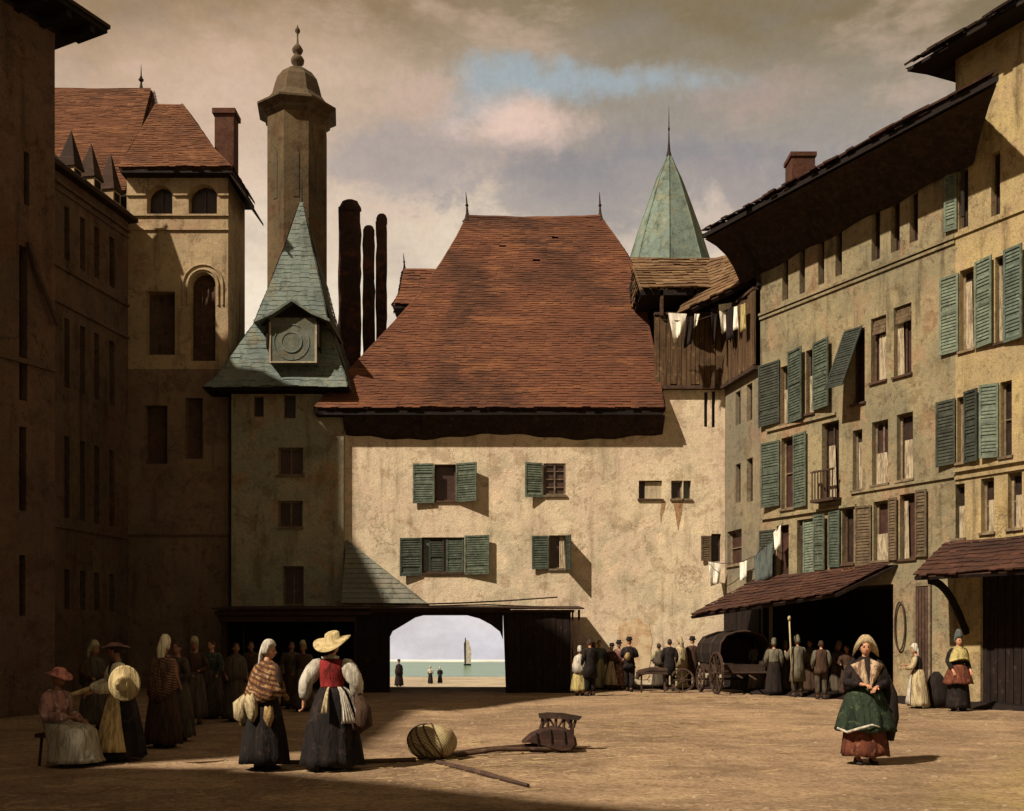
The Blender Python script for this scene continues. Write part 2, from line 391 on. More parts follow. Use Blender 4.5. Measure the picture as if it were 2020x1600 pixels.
def window(bld, pl, r, fm='frame', pm='pane', depth=.22, bars=(1, 2), shut=(), sill=True, cur=None, label=None, fw=None):
    s0, s1, z0, z1 = r[:4]; wd = s1 - s0; ht = z1 - z0
    mb = MB(); t = fw or min(.055, wd * .14); o0, o1 = -depth + .02, -depth + .07
    mb.fbox(pl, s0, s0 + t, o0, o1, z0, z1); mb.fbox(pl, s1 - t, s1, o0, o1, z0, z1)
    mb.fbox(pl, s0 + t, s1 - t, o0, o1, z0, z0 + t); mb.fbox(pl, s0 + t, s1 - t, o0, o1, z1 - t, z1)
    for k in range(1, bars[0]):
        x = s0 + wd * k / bars[0]; mb.fbox(pl, x - t * .4, x + t * .4, o0, o1 - .004, z0 + t, z1 - t)
    for k in range(1, bars[1]):
        z = z0 + ht * k / bars[1]; mb.fbox(pl, s0 + t, s1 - t, o0 + .003, o1 - .008, z - .015, z + .015)
    if sill:
        mb.fbox(pl, s0 - .04, s1 + .04, 0.001, .06, z0 - .06, z0 - .001)
    wo = mb.build('window', M[fm], bld)
    if label: wo['label'] = label
    g = MB(); g.quad(pl.P(s0, z0, -depth + .01), pl.P(s1, z0, -depth + .01), pl.P(s1, z1, -depth + .01), pl.P(s0, z1, -depth + .01))
    g.build('pane', M[pm], wo)
    if cur:
        a, b, zb, zt = cur  # fractions
        g = MB(); n = 7; top = []; bot = []
        for k in range(n):
            q = a + (b - a) * k / (n - 1); of = -depth + .1 + .02 * (k % 2)
            top.append(pl.P(s0 + wd * (a + (q - a) * .8), z0 + ht * zt, of)); bot.append(pl.P(s0 + wd * q, z0 + ht * zb, of))
        g.rings([bot, top], False, 0, closed=False); g.build('curtain', M['curtain'], wo)
    for sh in shut:
        a, b, c_, d = sh['r']; shutter_mb(pl, a, b, c_, d, sh.get('ang', 0), sh.get('hinge', 'l'), sh.get('o', .03), sh.get('tilt', 0)).build('shutter', M[sh.get('m', 'green')], wo)
    return wo
def course_side(mb, P00, P10, P01, P11, nc, seg, lift=.035, mi=0, seed=0):
    """tile courses on the patch with bottom edge P00-P10 and top edge P01-P11"""
    rnd = random.Random(seed); P00, P10, P01, P11 = map(Vector, (P00, P10, P01, P11))
    nrm = (P10 - P00).cross(P01 - P00)
    if nrm.length < 1e-6: nrm = (P10 - P11).cross(P01 - P11)
    nrm.normalize()
    if nrm.z < 0: nrm = -nrm
    def S(u, v):
        q = (P00.lerp(P10, u)).lerp(P01.lerp(P11, u), v)
        return q + nrm * (.02 + .045 * (1 + noise.noise(q * .75))) if lift > .015 else q
    for k in range(nc):
        v0, v1 = k / nc, (k + 1) / nc
        for i in range(seg):
            u0, u1 = i / seg, (i + 1) / seg
            l = lift * (.6 + .8 * rnd.random()); dv = (rnd.random() - .5) * .35 / nc if k else (rnd.random() - .7) * .5 / nc
            if rnd.random() < .0008: continue
            a, b = S(u0, v0 + dv) + nrm * l, S(u1, v0 + dv) + nrm * l
            c_, d = S(u1, min(1, v1 + .1 / nc)) + nrm * .004, S(u0, min(1, v1 + .1 / nc)) + nrm * .004
            a2, b2 = S(u0, v0 + dv) - nrm * .005, S(u1, v0 + dv) - nrm * .005
            mb.add([a, b, c_, d, a2, b2], [(0, 1, 2, 3), (4, 5, 1, 0)], mi)
def level_roof(levels, nc, tw=.22, lift=.035, sides='frlb', seed=0, base=.14):
    """levels: (z, xl, xr, yf, yb)"""
    mb = MB()
    def cor(l): z, a, b, c_, d = l; return [Vector((a, c_, z)), Vector((b, c_, z)), Vector((b, d, z)), Vector((a, d, z))]
    tot = sum(abs(levels[i + 1][0] - levels[i][0]) for i in range(len(levels) - 1))
    for i in range(len(levels) - 1):
        A, B = cor(levels[i]), cor(levels[i + 1]); n = max(1, round(nc * (levels[i + 1][0] - levels[i][0]) / tot))
        for nm, (p, q) in zip('frbl', ((0, 1), (1, 2), (2, 3), (3, 0))):
            if nm in sides:
                seg = max(2, int(max((A[q] - A[p]).length, (B[q] - B[p]).length) / tw))
                course_side(mb, A[p], A[q], B[p], B[q], n, seg, lift, 0, seed + i * 7)
            mb.quad(A[p], A[q], B[q], B[p])
    A = cor(levels[0])
    lo = [a - Vector((0, 0, base)) for a in A]
    mb.rings([lo, A], False, 1); mb.add(lo, [(0, 3, 2, 1)], 1)
    mb.add(cor(levels[-1]), [(0, 1, 2, 3)])
    return mb
def hips(mb, levels, idx, r=.06, mi=0):
    for k in idx:
        pts = []
        for z, a, b, c_, d in levels: pts.append(Vector(((a, b, b, a)[k], (c_, c_, d, d)[k], z + .03)))
        mb.tube(pts, r, 6, mi)
def finial(mb, p, h, r=.05, n=8, mi=0, lean=0):
    x, y, z = p
    mb.rings([[(x + lean * t * t + rr * math.cos(2 * math.pi * k / n), y + rr * math.sin(2 * math.pi * k / n), z + h * t) for k in range(n)]
              for t, rr in ((0, r * 2.6), (.12, r * 1.3), (.3, r * .7), (.5, r * .45), (.55, r * .9), (.6, r * .45), (.8, r * .3), (1, r * .1))], True, mi)

# ------------------------------------------------------------------ ground, quay, lake
def ground_mat():
    m, t, b, P = base_mat('trodden_earth')
    a = t.noise(P, .35, 6, .6, .6)
    c = t.mix(t.rng(a, .38, .62), (.33, .225, .135, 1), (.22, .15, .092, 1))
    c = t.mix(t.rng(t.noise(t.scale(P, (1, 1.5, 1)), 1.1, 7, .7, .5), .46, .7, 0, .7), c, (.14, .085, .045, 1))
    c = t.mix(t.rng(t.noise(t.scale(P, (1, 1.6, 1)), 2.2, 7, .72), .3, .45, .5, 0), c, (.42, .30, .17, 1))
    rut = t.noise(t.scale(P, (.9, 1.2, 1)), 1.2, 9, .75, 1.1)
    c = t.mix(t.rng(rut, .54, .62, 0, .42), c, (.11, .07, .042, 1))
    c = t.mix(t.rng(rut, .40, .44, .4, 0), c, (.48, .35, .20, 1))
    sp = t.new('ShaderNodeSeparateXYZ'); t.l.new(P, sp.inputs[0])
    q = t.math('ADD', t.math('MULTIPLY', sp.outputs[0], 1.0), t.math('MULTIPLY', sp.outputs[1], -.75))
    q = t.math('MULTIPLY_ADD', t.math('SUBTRACT', t.noise(P, .9, 5, .6), .5), 6, q)
    c = t.mix(t.rng(q, -4.5, 0., 0, .8), c, (.33, .26, .07, 1))
    fn = t.noise(P, 14, 6, .8)
    c = t.mix(t.rng(fn, .42, .64, 0, .8), c, t.mix(1, c, (.4, .36, .34, 1), 'MULTIPLY'))
    c = t.mix(t.rng(t.noise(P, 45, 3, .8), .36, .46, .35, 0), c, t.mix(1, c, (1.7, 1.6, 1.5, 1), 'MULTIPLY'))
    t.l.new(c, b.inputs['Base Color'])
    v = t.new('ShaderNodeTexVoronoi'); t.l.new(P, v.inputs['Vector']); v.inputs['Scale'].default_value = 7
    bump(t, b, t.math('ADD', t.math('MULTIPLY', fn, .6), t.math('ADD', t.math('MULTIPLY', v.outputs['Distance'], .25), t.noise(P, 1.3, 5, .6))), .8, .05)
    return m
M['ground'] = ground_mat()
def sheet(x0, x1, y0, y1, nx, ny, zf, dense=False):
    mb = MB(); vs = [(x0 + (x1 - x0) * i / nx, y0 + (y1 - y0) * j / ny) for j in range(ny + 1) for i in range(nx + 1)]
    mb.add([(x, y, zf(x, y)) for x, y in vs], [(j * (nx + 1) + i, j * (nx + 1) + i + 1, (j + 1) * (nx + 1) + i + 1, (j + 1) * (nx + 1) + i) for j in range(ny) for i in range(nx)])
    return mb
def gz(x, y):
    if y > 33 or y < 2 or abs(x) > 18: return 0
    return .022 * noise.noise(Vector((x * .6, y * .6, 0))) + .010 * noise.noise(Vector((x * 2.1, y * 2.1, 5)))
g = MB(); S1 = sheet(-18, 18, 2, 34.4, 180, 162, gz)
g.v = S1.v; g.f = S1.f; g.m = S1.m
g.quad((-400, -200, -.001), (400, -200, -.001), (400, 2, -.001), (-400, 2, -.001))
g.quad((-400, 2, -.001), (-18, 2, -.001), (-18, 34.4, -.001), (-400, 34.4, -.001))
g.quad((18, 2, -.001), (400, 2, -.001), (400, 34.4, -.001), (18, 34.4, -.001))
g.quad((-400, 34.4, 0), (400, 34.4, 0), (400, 43, -1.4), (-400, 43, -1.4))
prop(g.build('ground', M['ground'], smooth=True), kind='structure')
M['quay'] = plaster('pale_quay', (.42, .35, .24), (.34, .28, .2), (.45, .38, .28), (.12, .08, .05), .4, .4)
prop(sheet(-400, 400, 43, 82, 8, 8, lambda x, y: -1.4).build('quay', M['quay']), kind='structure')
mw, t, b, P = base_mat('lake_water', .25)
cc = t.mix(t.rng(t.noise(t.scale(P, (.08, .5, 1)), 1.2, 5, .6), .4, .62), (.04, .115, .06, 1), (.085, .175, .105, 1))
t.l.new(cc, b.inputs['Base Color']); bump(t, b, t.noise(t.scale(P, (.4, 1.5, 1)), 1.2, 4, .6), .35, .15)
mb = sheet(-400, 400, 82.02, 173, 8, 8, lambda x, y: -2.2)
mb.quad((-400, 82.01, -2.2), (400, 82.01, -2.2), (400, 82.01, -1.4), (-400, 82.01, -1.4))
prop(mb.build('lake', mw), kind='structure')
mb = MB(); mb.box(-400, 400, 173.05, 180, -2.6, -1.96); M['shore'] = plain('far_shore', (.75, .74, .68), (.6, .6, .55), .2)
prop(mb.build('far_shore', M['shore']), kind='structure')

# ------------------------------------------------------------------ left near house (B1)
b1 = PL((-9.92, 22.0), (.447, .894))
h = thing('tall_house', 'tall dark brown house with jutting eave, cut off by the left edge', 'house', (-9.92, 22, 0))
wins = [rect(b1, 47, 58, 300, 405), rect(b1, 38, 54, 486, 790), rect(b1, 38, 52, 842, 1008), rect(b1, 38, 50, 1095, 1215)]
mb = MB(); zt = 14.75
ho = wins + [(s0 - 1.6, s0 - 1.0, z0, z1) for s0, _, z0, z1 in wins]
wall_holes(mb, b1, -9, 0, 0, zt, ho); body_box(mb, b1, -9, 0, 0, zt, 7)
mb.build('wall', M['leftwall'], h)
for r in ho: window(h, b1, r, 'framed', 'pane', bars=(1, 3), sill=False)
mb = MB()
for k in range(2):
    pts = []
mb.rings([[b1.P(s, z, .0 + 0), b1.P(s, z + .1, 0), b1.P(s, z + .1, .9), b1.P(s, z, .9)] for s, z in ((-9, zt + .1), (.62, zt + .1))], True)
mb.add([b1.P(-9, zt + .2, .95), b1.P(.66, zt + .2, .95), b1.P(.66, zt + .28, .95), b1.P(-9, zt + .28, .95), b1.P(-9, zt + 3, -4), b1.P(-.6, zt + 3, -4)], [(0, 1, 2, 3), (3, 2, 5, 4)], 1)
mb.add([b1.P(.66, zt + .2, .95), b1.P(.66, zt + .28, .95), b1.P(-.6, zt + 3, -4), b1.P(.66, zt + .2, -4)], [(0, 1, 2, 3)], 1)
for k in range(16): s = -8.8 + k * .6; mb.fbox(b1, s, s + .12, 0, .85, zt - .05, zt + .1)
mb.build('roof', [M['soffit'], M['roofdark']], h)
mb = MB(); mb.fbox(b1, -9, .0, .001, .06, 7.4, 7.5); build_each(mb, 'string_course', M['leftwall'], h)
a0, a1 = b1.s(55), b1.s(104)
mb = MB(); pts = []
for k in range(9):
    q = k / 8; px = 55 + 49 * q; py = 480 + 165 * (q ** .75) * (1 if q < 1 else 1)
    pts.append(b1.P(b1.s(px), b1.z(px, 480 + 165 * q ** .8), .05 + .12 * math.sin(q * 1.4)))
mb.tube(pts, [(.05, .09)] * 9, 6); mb.build('curved_bracket', M['framed'], h)

# ------------------------------------------------------------------ unseen houses added left of the frame to throw the foreground shade
for i, (x, y0, y1, ht, dep) in enumerate([(-15.6, 14.0, 19.6, 15.0, 7), (-14.6, 5.4, 13.4, 15.3, 7), (-13.2, 3.7, 5.2, 12.0, 7), (-10.0, -8, .6, 14.4, 8)]):
    pl = PL((x, y1), (0, 1)); ho = []
    L = y1 - y0
    h = thing('row_house', ['brown row house left of the view next to the tall dark house', 'brown row house second along, left of the view', 'lower brown row house left of the view', 'tallest brown row house nearest the viewer, left of the view'][i], 'house', (x, y1, 0), group='houses along the shaded side')
    for a in range(int(L / 1.6)):
        for bz in range(int(ht / 3)):
            s0 = -L + .5 + a * 1.6; ho.append((s0, s0 + .7, bz * 3 + 1.0, bz * 3 + 2.4))
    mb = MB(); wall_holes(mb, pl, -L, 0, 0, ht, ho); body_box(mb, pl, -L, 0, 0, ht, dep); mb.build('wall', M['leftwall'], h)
    if i == 3: wg = MB(); wg.prism([(-14.3, 3.5, 0), (-10.02, .62, 0), (-18, .62, 0), (-18, 3.5, 0)], (0, 0, 14.4)); wg.build('angled_wing', M['leftwall'], h)  # unseen wing added, angled to slant the foreground shadow's edge
    for r in ho: window(h, pl, r, 'framed', bars=(2, 2), sill=False)
    mb = MB(); P = pl.P
    mb.prism([P(-L, ht + .02, .3), P(-L, ht + .02, -dep), P(-L, ht + .25, -dep / 2), P(-L, ht + .12, .3)], P(L, 0, 0) - P(0, 0, 0) if False else (0, L, 0)); mb.build('roof', M['roofdark'], h)

# ------------------------------------------------------------------ left row house (B2)
b2 = PL((-12.5, 33.0), (.195, 1)); s108 = -9.0
h = thing('slit_window_house', 'dark brown house with four rows of tall slit windows and pointed dormers', 'house', (-12.5, 33, 0))
rows = [(420, 458, 525, 556), (640, 662, 765, 800), (864, 886, 1022, 1038), (1114, 1142, 1206, 1200)]
xs = [(127, 137), (158, 168), (186, 196), (216, 226)]
ho = []
for a, b_, c_, d in rows:
    zt_ = b2.z(177, (a + b_) / 2); zb = b2.z(177, (c_ + d) / 2)
    for x0, x1 in xs: ho.append((b2.s(x0), b2.s(x1), zb, zt_))
ZE = 15.2
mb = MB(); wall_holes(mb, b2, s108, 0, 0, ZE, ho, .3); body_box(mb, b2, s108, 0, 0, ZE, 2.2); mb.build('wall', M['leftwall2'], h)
for r in ho: window(h, b2, r, 'framed', bars=(1, 3), sill=False, depth=.3)
mb = MB()
for py in (565, 632, 1052): z = b2.z(180, py); mb.fbox(b2, s108, 0, .001, .07, z, z + .08)
for k, z in enumerate((ZE - .55, ZE - .35)): mb.fbox(b2, s108, .02, .001, .05 + .05 * k, z, z + .07)
build_each(mb, 'string_course', M['leftwall2'], h)
P = b2.P; mb = MB()
mb.prism([P(s108, ZE + .0, .28), P(s108, ZE + .12, .28), P(s108, ZE + 1.2, -1.0), P(s108, ZE + .9, -2.2), P(s108, ZE, -2.2)], P(.15, 0, 0) - P(s108, 0, 0))
ro = mb.build('roof', M['roofdark'], h)
for x0, x1, yt, yb in ((142, 163, 255, 352), (181, 202, 281, 372), (218, 241, 300, 398)):
    s0, s1 = b2.s(x0), b2.s(x1); sm = (s0 + s1) / 2; zt_, zb = b2.z((x0 + x1) / 2, yt), b2.z((x0 + x1) / 2, yb); hh = zt_ - zb; hw = .2
    mb = MB(); mb.fbox(b2, sm - hw, sm + hw, -.5, .02, zb - .2, zb + hh * .2)
    mb2 = MB(); mb2.fbox(b2, sm - hw + .06, sm + hw - .06, .021, .03, zb, zb + hh * .16)
    P = b2.P
    mb.add([P(sm - hw - .06, zb + hh * .2, .08), P(sm + hw + .06, zb + hh * .2, .08), P(sm + hw + .06, zb + hh * .2, -.55), P(sm - hw - .06, zb + hh * .2, -.55), P(sm, zt_, -.2)], [(0, 1, 4), (1, 2, 4), (2, 3, 4), (3, 0, 4), (0, 3, 2, 1)], 1)
    dm = mb.build('dormer', [M['church'], M['roofdark']], h); mb2.build('pane', M['black'], dm)

# unseen block added on the slit window house to shade the clock tower
mb = MB(); mb.prism([b2.P(-6.45, 15, .0), b2.P(-4.3, 15, .0), b2.P(-4.3, 17.0, .0), b2.P(-6.45, 18.6, .0)], (-1.6, .3, 0)); mb.build('stair_turret', M['leftwall2'], h)

# ------------------------------------------------------------------ church
h = thing('church', 'stone church tower with twin belfry arches under an orange tiled roof', 'church', (-11, 33.5, 0))
cp = PL((0, 33.5), (1, 0)); X0, X1 = -12.73, -9.38; ZT = 16.9
ar = [rect(cp, 290, 340, 365, 422), rect(cp, 372, 428, 363, 422)]
big = rect(cp, 376, 425, 537, 712)
low = [rect(cp, 288, 345, 575, 700), rect(cp, 285, 330, 800, 915), rect(cp, 365, 400, 785, 905)]
def arch_fill(mb, pl, r, depth, rise, mi=0, n=14):
    s0, s1, z0, z1 = r; cs = (s0 + s1) / 2; hw = (s1 - s0) / 2; zs = z1 - rise
    for sg in (-1, 1):
        pts = [(cs + sg * hw * math.cos(math.pi / 2 * k / n), zs + rise * math.sin(math.pi / 2 * k / n)) for k in range(n + 1)]
        for k in range(n):
            a, b_ = pts[k], pts[k + 1]
            mb.hexa([pl.P(a[0], a[1], 0), pl.P(b_[0], b_[1], 0), pl.P(b_[0], b_[1], -depth), pl.P(a[0], a[1], -depth),
                     pl.P(a[0], z1, 0), pl.P(b_[0], z1, 0), pl.P(b_[0], z1, -depth), pl.P(a[0], z1, -depth)], mi)
zsp = cp.z(350, 728)
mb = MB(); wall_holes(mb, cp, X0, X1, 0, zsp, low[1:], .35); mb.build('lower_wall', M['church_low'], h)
mb = MB(); wall_holes(mb, cp, X0, X1, zsp, ZT, ar + [big] + low[:1], .35)
for r in ar: arch_fill(mb, cp, r, .35, .42)
arch_fill(mb, cp, big, .35, .41)
body_box(mb, cp, X0, X1, 0, ZT, 2.1)
wl = mb.build('wall', M['church'], h)
for r in ar:
    mb = MB(); mb.fbox(cp, r[0], r[1], -.345, -.34, r[2], r[3]); mb.fbox(cp, (r[0] + r[1]) / 2 - .03, (r[0] + r[1]) / 2 + .03, -.33, -.28, r[2], r[3] - .01); mb.build('belfry_opening', M['pane'], h)
mb = MB(); s0, s1, z0, z1 = big; mb.fbox(cp, s0, s1, -.30, -.28, z0, z0 + (z1 - z0) * .68)
mb.fbox(cp, s0, s1, -.32, -.30, z0 + (z1 - z0) * .68, z1); wo = mb.build('arched_window', M['framed'], h)
mb = MB()
for k in range(4): x = s0 + (s1 - s0) * (k + .5) / 4; mb.fbox(cp, x - .02, x + .02, -.279, -.24, z0, z1 - .4)
build_each(mb, 'mullion', M['beam'], wo)
mb = MB()
for rr, ww in ((.5, .035), (.66, .03)):
    pts = [cp.P((s0 + s1) / 2 + rr * math.cos(a), z1 - .41 + rr * math.sin(a), .02) for a in [math.pi * k / 16 for k in range(17)]]
    pts = [cp.P((s0 + s1) / 2 + rr, z1 - 1.1, .02)] + pts + [cp.P((s0 + s1) / 2 - rr, z1 - 1.1, .02)]
    pts = [p for p in pts if p.x < X1 - .02]
    mb.tube(pts, ww, 6)
mb.build('arch_moulding', M['church'], h)
for r in low:
    mb = MB(); mb.fbox(cp, r[0], r[1], -.345, -.34, r[2], r[3]); mb.build('blind_window', M['leftwall'], h)
mb = MB()
for py in (385, 425, 453, 1056):
    z = cp.z(350, py)
    seg = [(X0, X1)] if py != 385 else [(X0, ar[0][0] - .05), (ar[0][1] + .05, ar[1][0] - .05), (ar[1][1] + .05, X1)]
    if py == 1056: mb2 = MB(); mb2.fbox(cp, X0, X1, .001, .06, z - .03, z + .03); mb2.build('string_course', M['leftwall2'], h); continue
    for a, b_ in seg: mb.fbox(cp, a, b_ + .03, .001, .06, z - .03, z + .03)
build_each(mb, 'string_course', M['church'], h)
lv = [(17.0, -12.8, -9.15, 33.12, 36.0), (17.9, -12.6, -9.95, 33.65, 35.6), (19.8, -12.12, -11.25, 34.55, 34.75)]
mb = level_roof(lv, 34, .2, .02, 'frl', 3); hips(mb, lv, (0, 1), .05); r_ = mb.build('roof', [M['roof2'], M['soffit']], h)
mb = MB(); mb.prism([(-9.36, 33.1, 17.0), (-9.36, 35.7, 17.0), (-8.75, 35.7, 16.15), (-8.75, 33.3, 16.15)], (0, 0, .09)); mb.build('side_eave', M['roofdark'], h)
mb = MB(); mb.box(-10.15, -9.5, 34.6, 35.2, 16.8, 19.55); mb.box(-10.22, -9.43, 34.53, 35.27, 19.55, 19.72); mb.build('chimney', M['brick'], r_)
lv = [(16.6, -26, -12.95, 34.0, 42), (22.2, -26, -13.5, 38, 38.1)]
mb = level_roof(lv, 70, .25, .02, 'fr', 5); mb.build('nave_roof', [M['roof2'], M['soffit']], h)
mb = MB(); mb.box(-26, -13.0, 35.7, 41.8, 0, 16.45); mb.build('nave_wall', M['leftwall'], h)
mb = MB(); finial(mb, (-13.9, 38, 22.1), 1.05, .06, lean=.0); mb.lathe([(.02, 0), (.09, .05), (.1, .1), (.03, .16)], (-13.9, 38, 22.5), 8); mb.build('finial', M['iron'], h)

# ------------------------------------------------------------------ clock tower
h = thing('clock_tower', 'grey plastered tower with a steep verdigris roof and a dormer holding a stone clock face', 'tower', (-7.3, 33.1, 0))
tp = PL((0, 33.1), (1, 0)); X0, X1 = -9.16, -5.5; ZT = 9.9
tw = [rect(tp, 548, 598, 883, 937), rect(tp, 548, 597, 988, 1040), rect(tp, 558, 599, 1117, 1194)]
sl = [rect(tp, 500, 520, 782, 822), rect(tp, 560, 583, 780, 825)]
mb = MB(); wall_holes(mb, tp, X0, X1, 0, ZT, tw + sl, .22); body_box(mb, tp, X0, X1, 0, ZT, 3.8); mb.build('wall', M['tower'], h)
window(h, tp, tw[0], 'frame', 'panered', bars=(2, 1)); window(h, tp, tw[1], 'frame', 'panered', bars=(2, 1)); window(h, tp, tw[2], 'frame', 'panered', bars=(2, 1))
for r in sl: window(h, tp, r, 'framed', 'pane', bars=(1, 1), sill=False)
cxx, cyy = -7.25, 35.0
def tl(z, wl, wr, wf, wb): return (z, cxx - wl, cxx + wr, cyy - wf, cyy + wb)
lv = [tl(9.72, 2.62, 1.95, 2.42, 2.3), tl(10.1, 2.3, 1.85, 2.15, 2.1), tl(10.75, 1.95, 1.6, 1.9, 1.8), tl(12.05, 1.3, 1.15, 1.3, 1.3), tl(13.6, .85, .78, .85, .85), tl(15.1, .42, .4, .42, .42), tl(16.65, .03, .03, .03, .03)]
mb = level_roof(lv, 40, .3, .018, 'frl', 9, base=.1); hips(mb, lv, (0, 1), .035)
ro = mb.build('roof', [M['copper'], M['soffit']], h)
mb = MB(); finial(mb, (cxx, cyy, 16.5), 1.05, .035); mb.build('finial', M['iron'], ro)
# dormer with clock
Yd = 32.5
def dp(px, py, Y=Yd): return at(px, py, Y)
a, b_ = dp(532, 716), dp(624, 636)
mb = MB(); mb.box(a.x, b_.x, Yd, 34.2, a.z, b_.z + .15)
dm = mb.build('clock_dormer', M['clock'], h)
cc_ = dp(575, 675)
mb = MB()
def ring_xz(mb, c_, r, w_, y0, y1, n=32, mi=0):
    rs = []
    for k in range(n + 1):
        q = 2 * math.pi * k / n; rs.append([(c_.x + rr * math.cos(q), yy, c_.z + rr * math.sin(q)) for rr, yy in ((r - w_, y0), (r, y0), (r, y1), (r - w_, y1))])
    mb.rings(rs, False, mi)
ring_xz(mb, cc_, .34, .04, Yd - .03, Yd); ring_xz(mb, cc_, .58, .03, Yd - .02, Yd)
mb.build('clock_ring', M['copper'], dm)
mb = MB()
mb.prism([(cc_.x + .32 * math.cos(q), Yd - .004, cc_.z + .32 * math.sin(q)) for q in [2 * math.pi * k / 28 for k in range(28)]], (0, -.008, 0)); mb.build('clock_face', M['clock'], dm)
mb = MB()
for k in range(4):
    x0_, x1_ = a.x, b_.x
fr = .045
mb.box(a.x - .02, a.x + fr, Yd - .03, Yd, a.z, b_.z); mb.box(b_.x - fr, b_.x + .02, Yd - .03, Yd, a.z, b_.z); mb.box(a.x + fr, b_.x - fr, Yd - .03, Yd, a.z, a.z + fr)
mb.build('frame', M['pale'], dm)
e0, pk, e1 = dp(500, 636, 32.22), dp(575, 594, 32.22), dp(650, 634, 32.22)
mb = MB(); up = Vector((0, 0, .09))
for A_, B_ in ((e0, pk), (pk, e1)):
    m1 = A_.lerp(B_, .5) - Vector((0, 0, .07))
    back = Vector((0, 2.6, 0))
    mb.rings([[q, q + back, q + back + up, q + up] for q in (A_, m1, B_)], True)
mb.build('hood', M['copper'], dm)
mb = MB()
for x_ in (a.x - .1, b_.x + .05):
    mb.prism([(x_, 32.4, b_.z + .16), (x_, Yd + .3, b_.z + .16), (x_, Yd + .3, b_.z - .9), (x_, Yd - .05, b_.z - .8)], (.06, 0, 0))
mb.prism([(e0.x + .15, Yd + .02, e0.z + .02), (pk.x, Yd + .02, pk.z - .03), (e1.x - .15, Yd + .02, e1.z + .02)], (0, .2, 0))
mb.build('hood_bracket', M['soffit'], dm)

# ------------------------------------------------------------------ octagonal tower
h = thing('octagonal_tower', 'tall octagonal stone tower with a bell-shaped cap and ball finial', 'tower', (-8.46, 40, 0))
oc = Vector((-8.46, 40, 0)); ph = math.pi / 8 + .16
mb = MB(); mb.lathe([(1.22, 0), (1.22, 21.6), (1.19, 22.3)], oc, 8, 0, ph); mb.build('shaft', M['octa'], h)
mb = MB()
for q in range(8):
    an = ph + math.pi / 8 + q * math.pi / 4; n_ = Vector((math.cos(an), math.sin(an), 0))
    if n_.y > .1: continue
    tt = Vector((-n_.y, n_.x, 0)); p = oc + n_ * (1.22 * math.cos(math.pi / 8) + .004)
    mb.prism([p + tt * .11 + Vector((0, 0, z)) for z in (18.6, 20.3)] + [p + Vector((0, 0, 20.6))] + [p - tt * .11 + Vector((0, 0, z)) for z in (20.3, 18.6)], n_ * .015)
mb.build('slit_window', M['capstone'], h)
cap = [(1.18, 21.9), (1.36, 22.05), (1.36, 22.15), (1.62, 22.3), (1.62, 22.38), (1.5, 22.45), (1.22, 22.62), (1.02, 22.9), (.93, 23.25), (.82, 23.6), (.6, 23.9), (.3, 24.08), (.1, 24.14)]
mb = MB(); mb.lathe(cap, oc, 8, 0, ph); cp_ = mb.build('cap', M['capstone'], h)
mb = MB(); mb.lathe([(.1, 24.1), (.08, 24.2), (.24, 24.33), (.27, 24.45), (.2, 24.58), (.09, 24.66), (.17, 24.74), (.22, 24.86), (.13, 25.02), (.05, 25.1), (.03, 25.35), (.035, 25.5), (.1, 25.58), (.1, 25.66), (.04, 25.75), (.015, 25.85)], oc, 12); mb.build('ball_finial', M['capstone'], h, smooth=True)

# ------------------------------------------------------------------ rear chimneys
h = thing('rear_house', 'house behind the big roof with three tall sooty chimneys', 'house', (-5, 39, 0))
mb = MB(); mb.box(-7.9, -5.27, 42.4, 43.4, 0, 12.5); mb.build('wall', M['leftwall'], h)
lv = [(12.5, -8.0, -5.2, 42.3, 43.5), (13.2, -7.5, -5.6, 42.8, 43.0)]
ro = level_roof(lv, 8, .3).build('roof', [M['roofdark'], M['soffit']], h)
for x0, x1, yt, cp2 in ((668, 711, 392, 1), (716, 738, 443, 0), (742, 763, 420, 0)):
    Y = 42.5; a = at(x0, yt, Y); b_ = at(x1, 700, Y); mb = MB(); zz = a.z; wd = b_.x - a.x
    n = 16; rs = []
    for k in range(n + 1):
        z = 11 + (zz - .35 - 11) * k / n; j = lambda: random.uniform(-.035, .035)
        rs.append([(a.x + j(), Y + j(), z), (b_.x + j(), Y + j(), z), (b_.x + j(), Y + .16 + j(), z), (a.x + j(), Y + .16 + j(), z)])
    mb.rings(rs); c_ = (a.x + b_.x) / 2
    if cp2:
        mb.lathe([(wd * .54, zz - .5), (wd * .52, zz - .35), (wd * .42, zz - .2), (wd * .34, zz - .06), (wd * .15, zz)], (c_, Y + .08, 0), 8, 0, 0, 1, .35)
    else: mb.lathe([(wd * .56, zz - .45), (wd * .55, zz - .2), (wd * .4, zz - .06), (wd * .2, zz)], (c_, Y + .08, 0), 8, 0, math.pi / 8, 1, .35)
    mb.build('chimney', M['soot'], ro)
# ------------------------------------------------------------------ main cream house
h = thing('cream_house', 'cream plastered house with a huge steep red-brown roof over an arched passage', 'house', (0, 33.3, 0))
mp = PL((0, 33.3), (1, 0)); XL, XR = -5.5, mp.s(1308); ZT = 9.35
w1 = rect(mp, 857, 899, 916, 988); w2 = rect(mp, 1072, 1116, 914, 977); w3 = rect(mp, 832, 916, 1060, 1130); w4 = rect(mp, 1083, 1118, 1056, 1122); w5 = rect(mp, 1260, XR and 1306, 948, 984)
pas = (-4.35, -.05, 0, 2.6, .001)
mb = MB(); wall_holes(mb, mp, XL, XR, 0, ZT, [w1, w2, w3, w4, w5, pas], .22)
body_box(mb, mp, XL, XR, 3, ZT, 8.4)
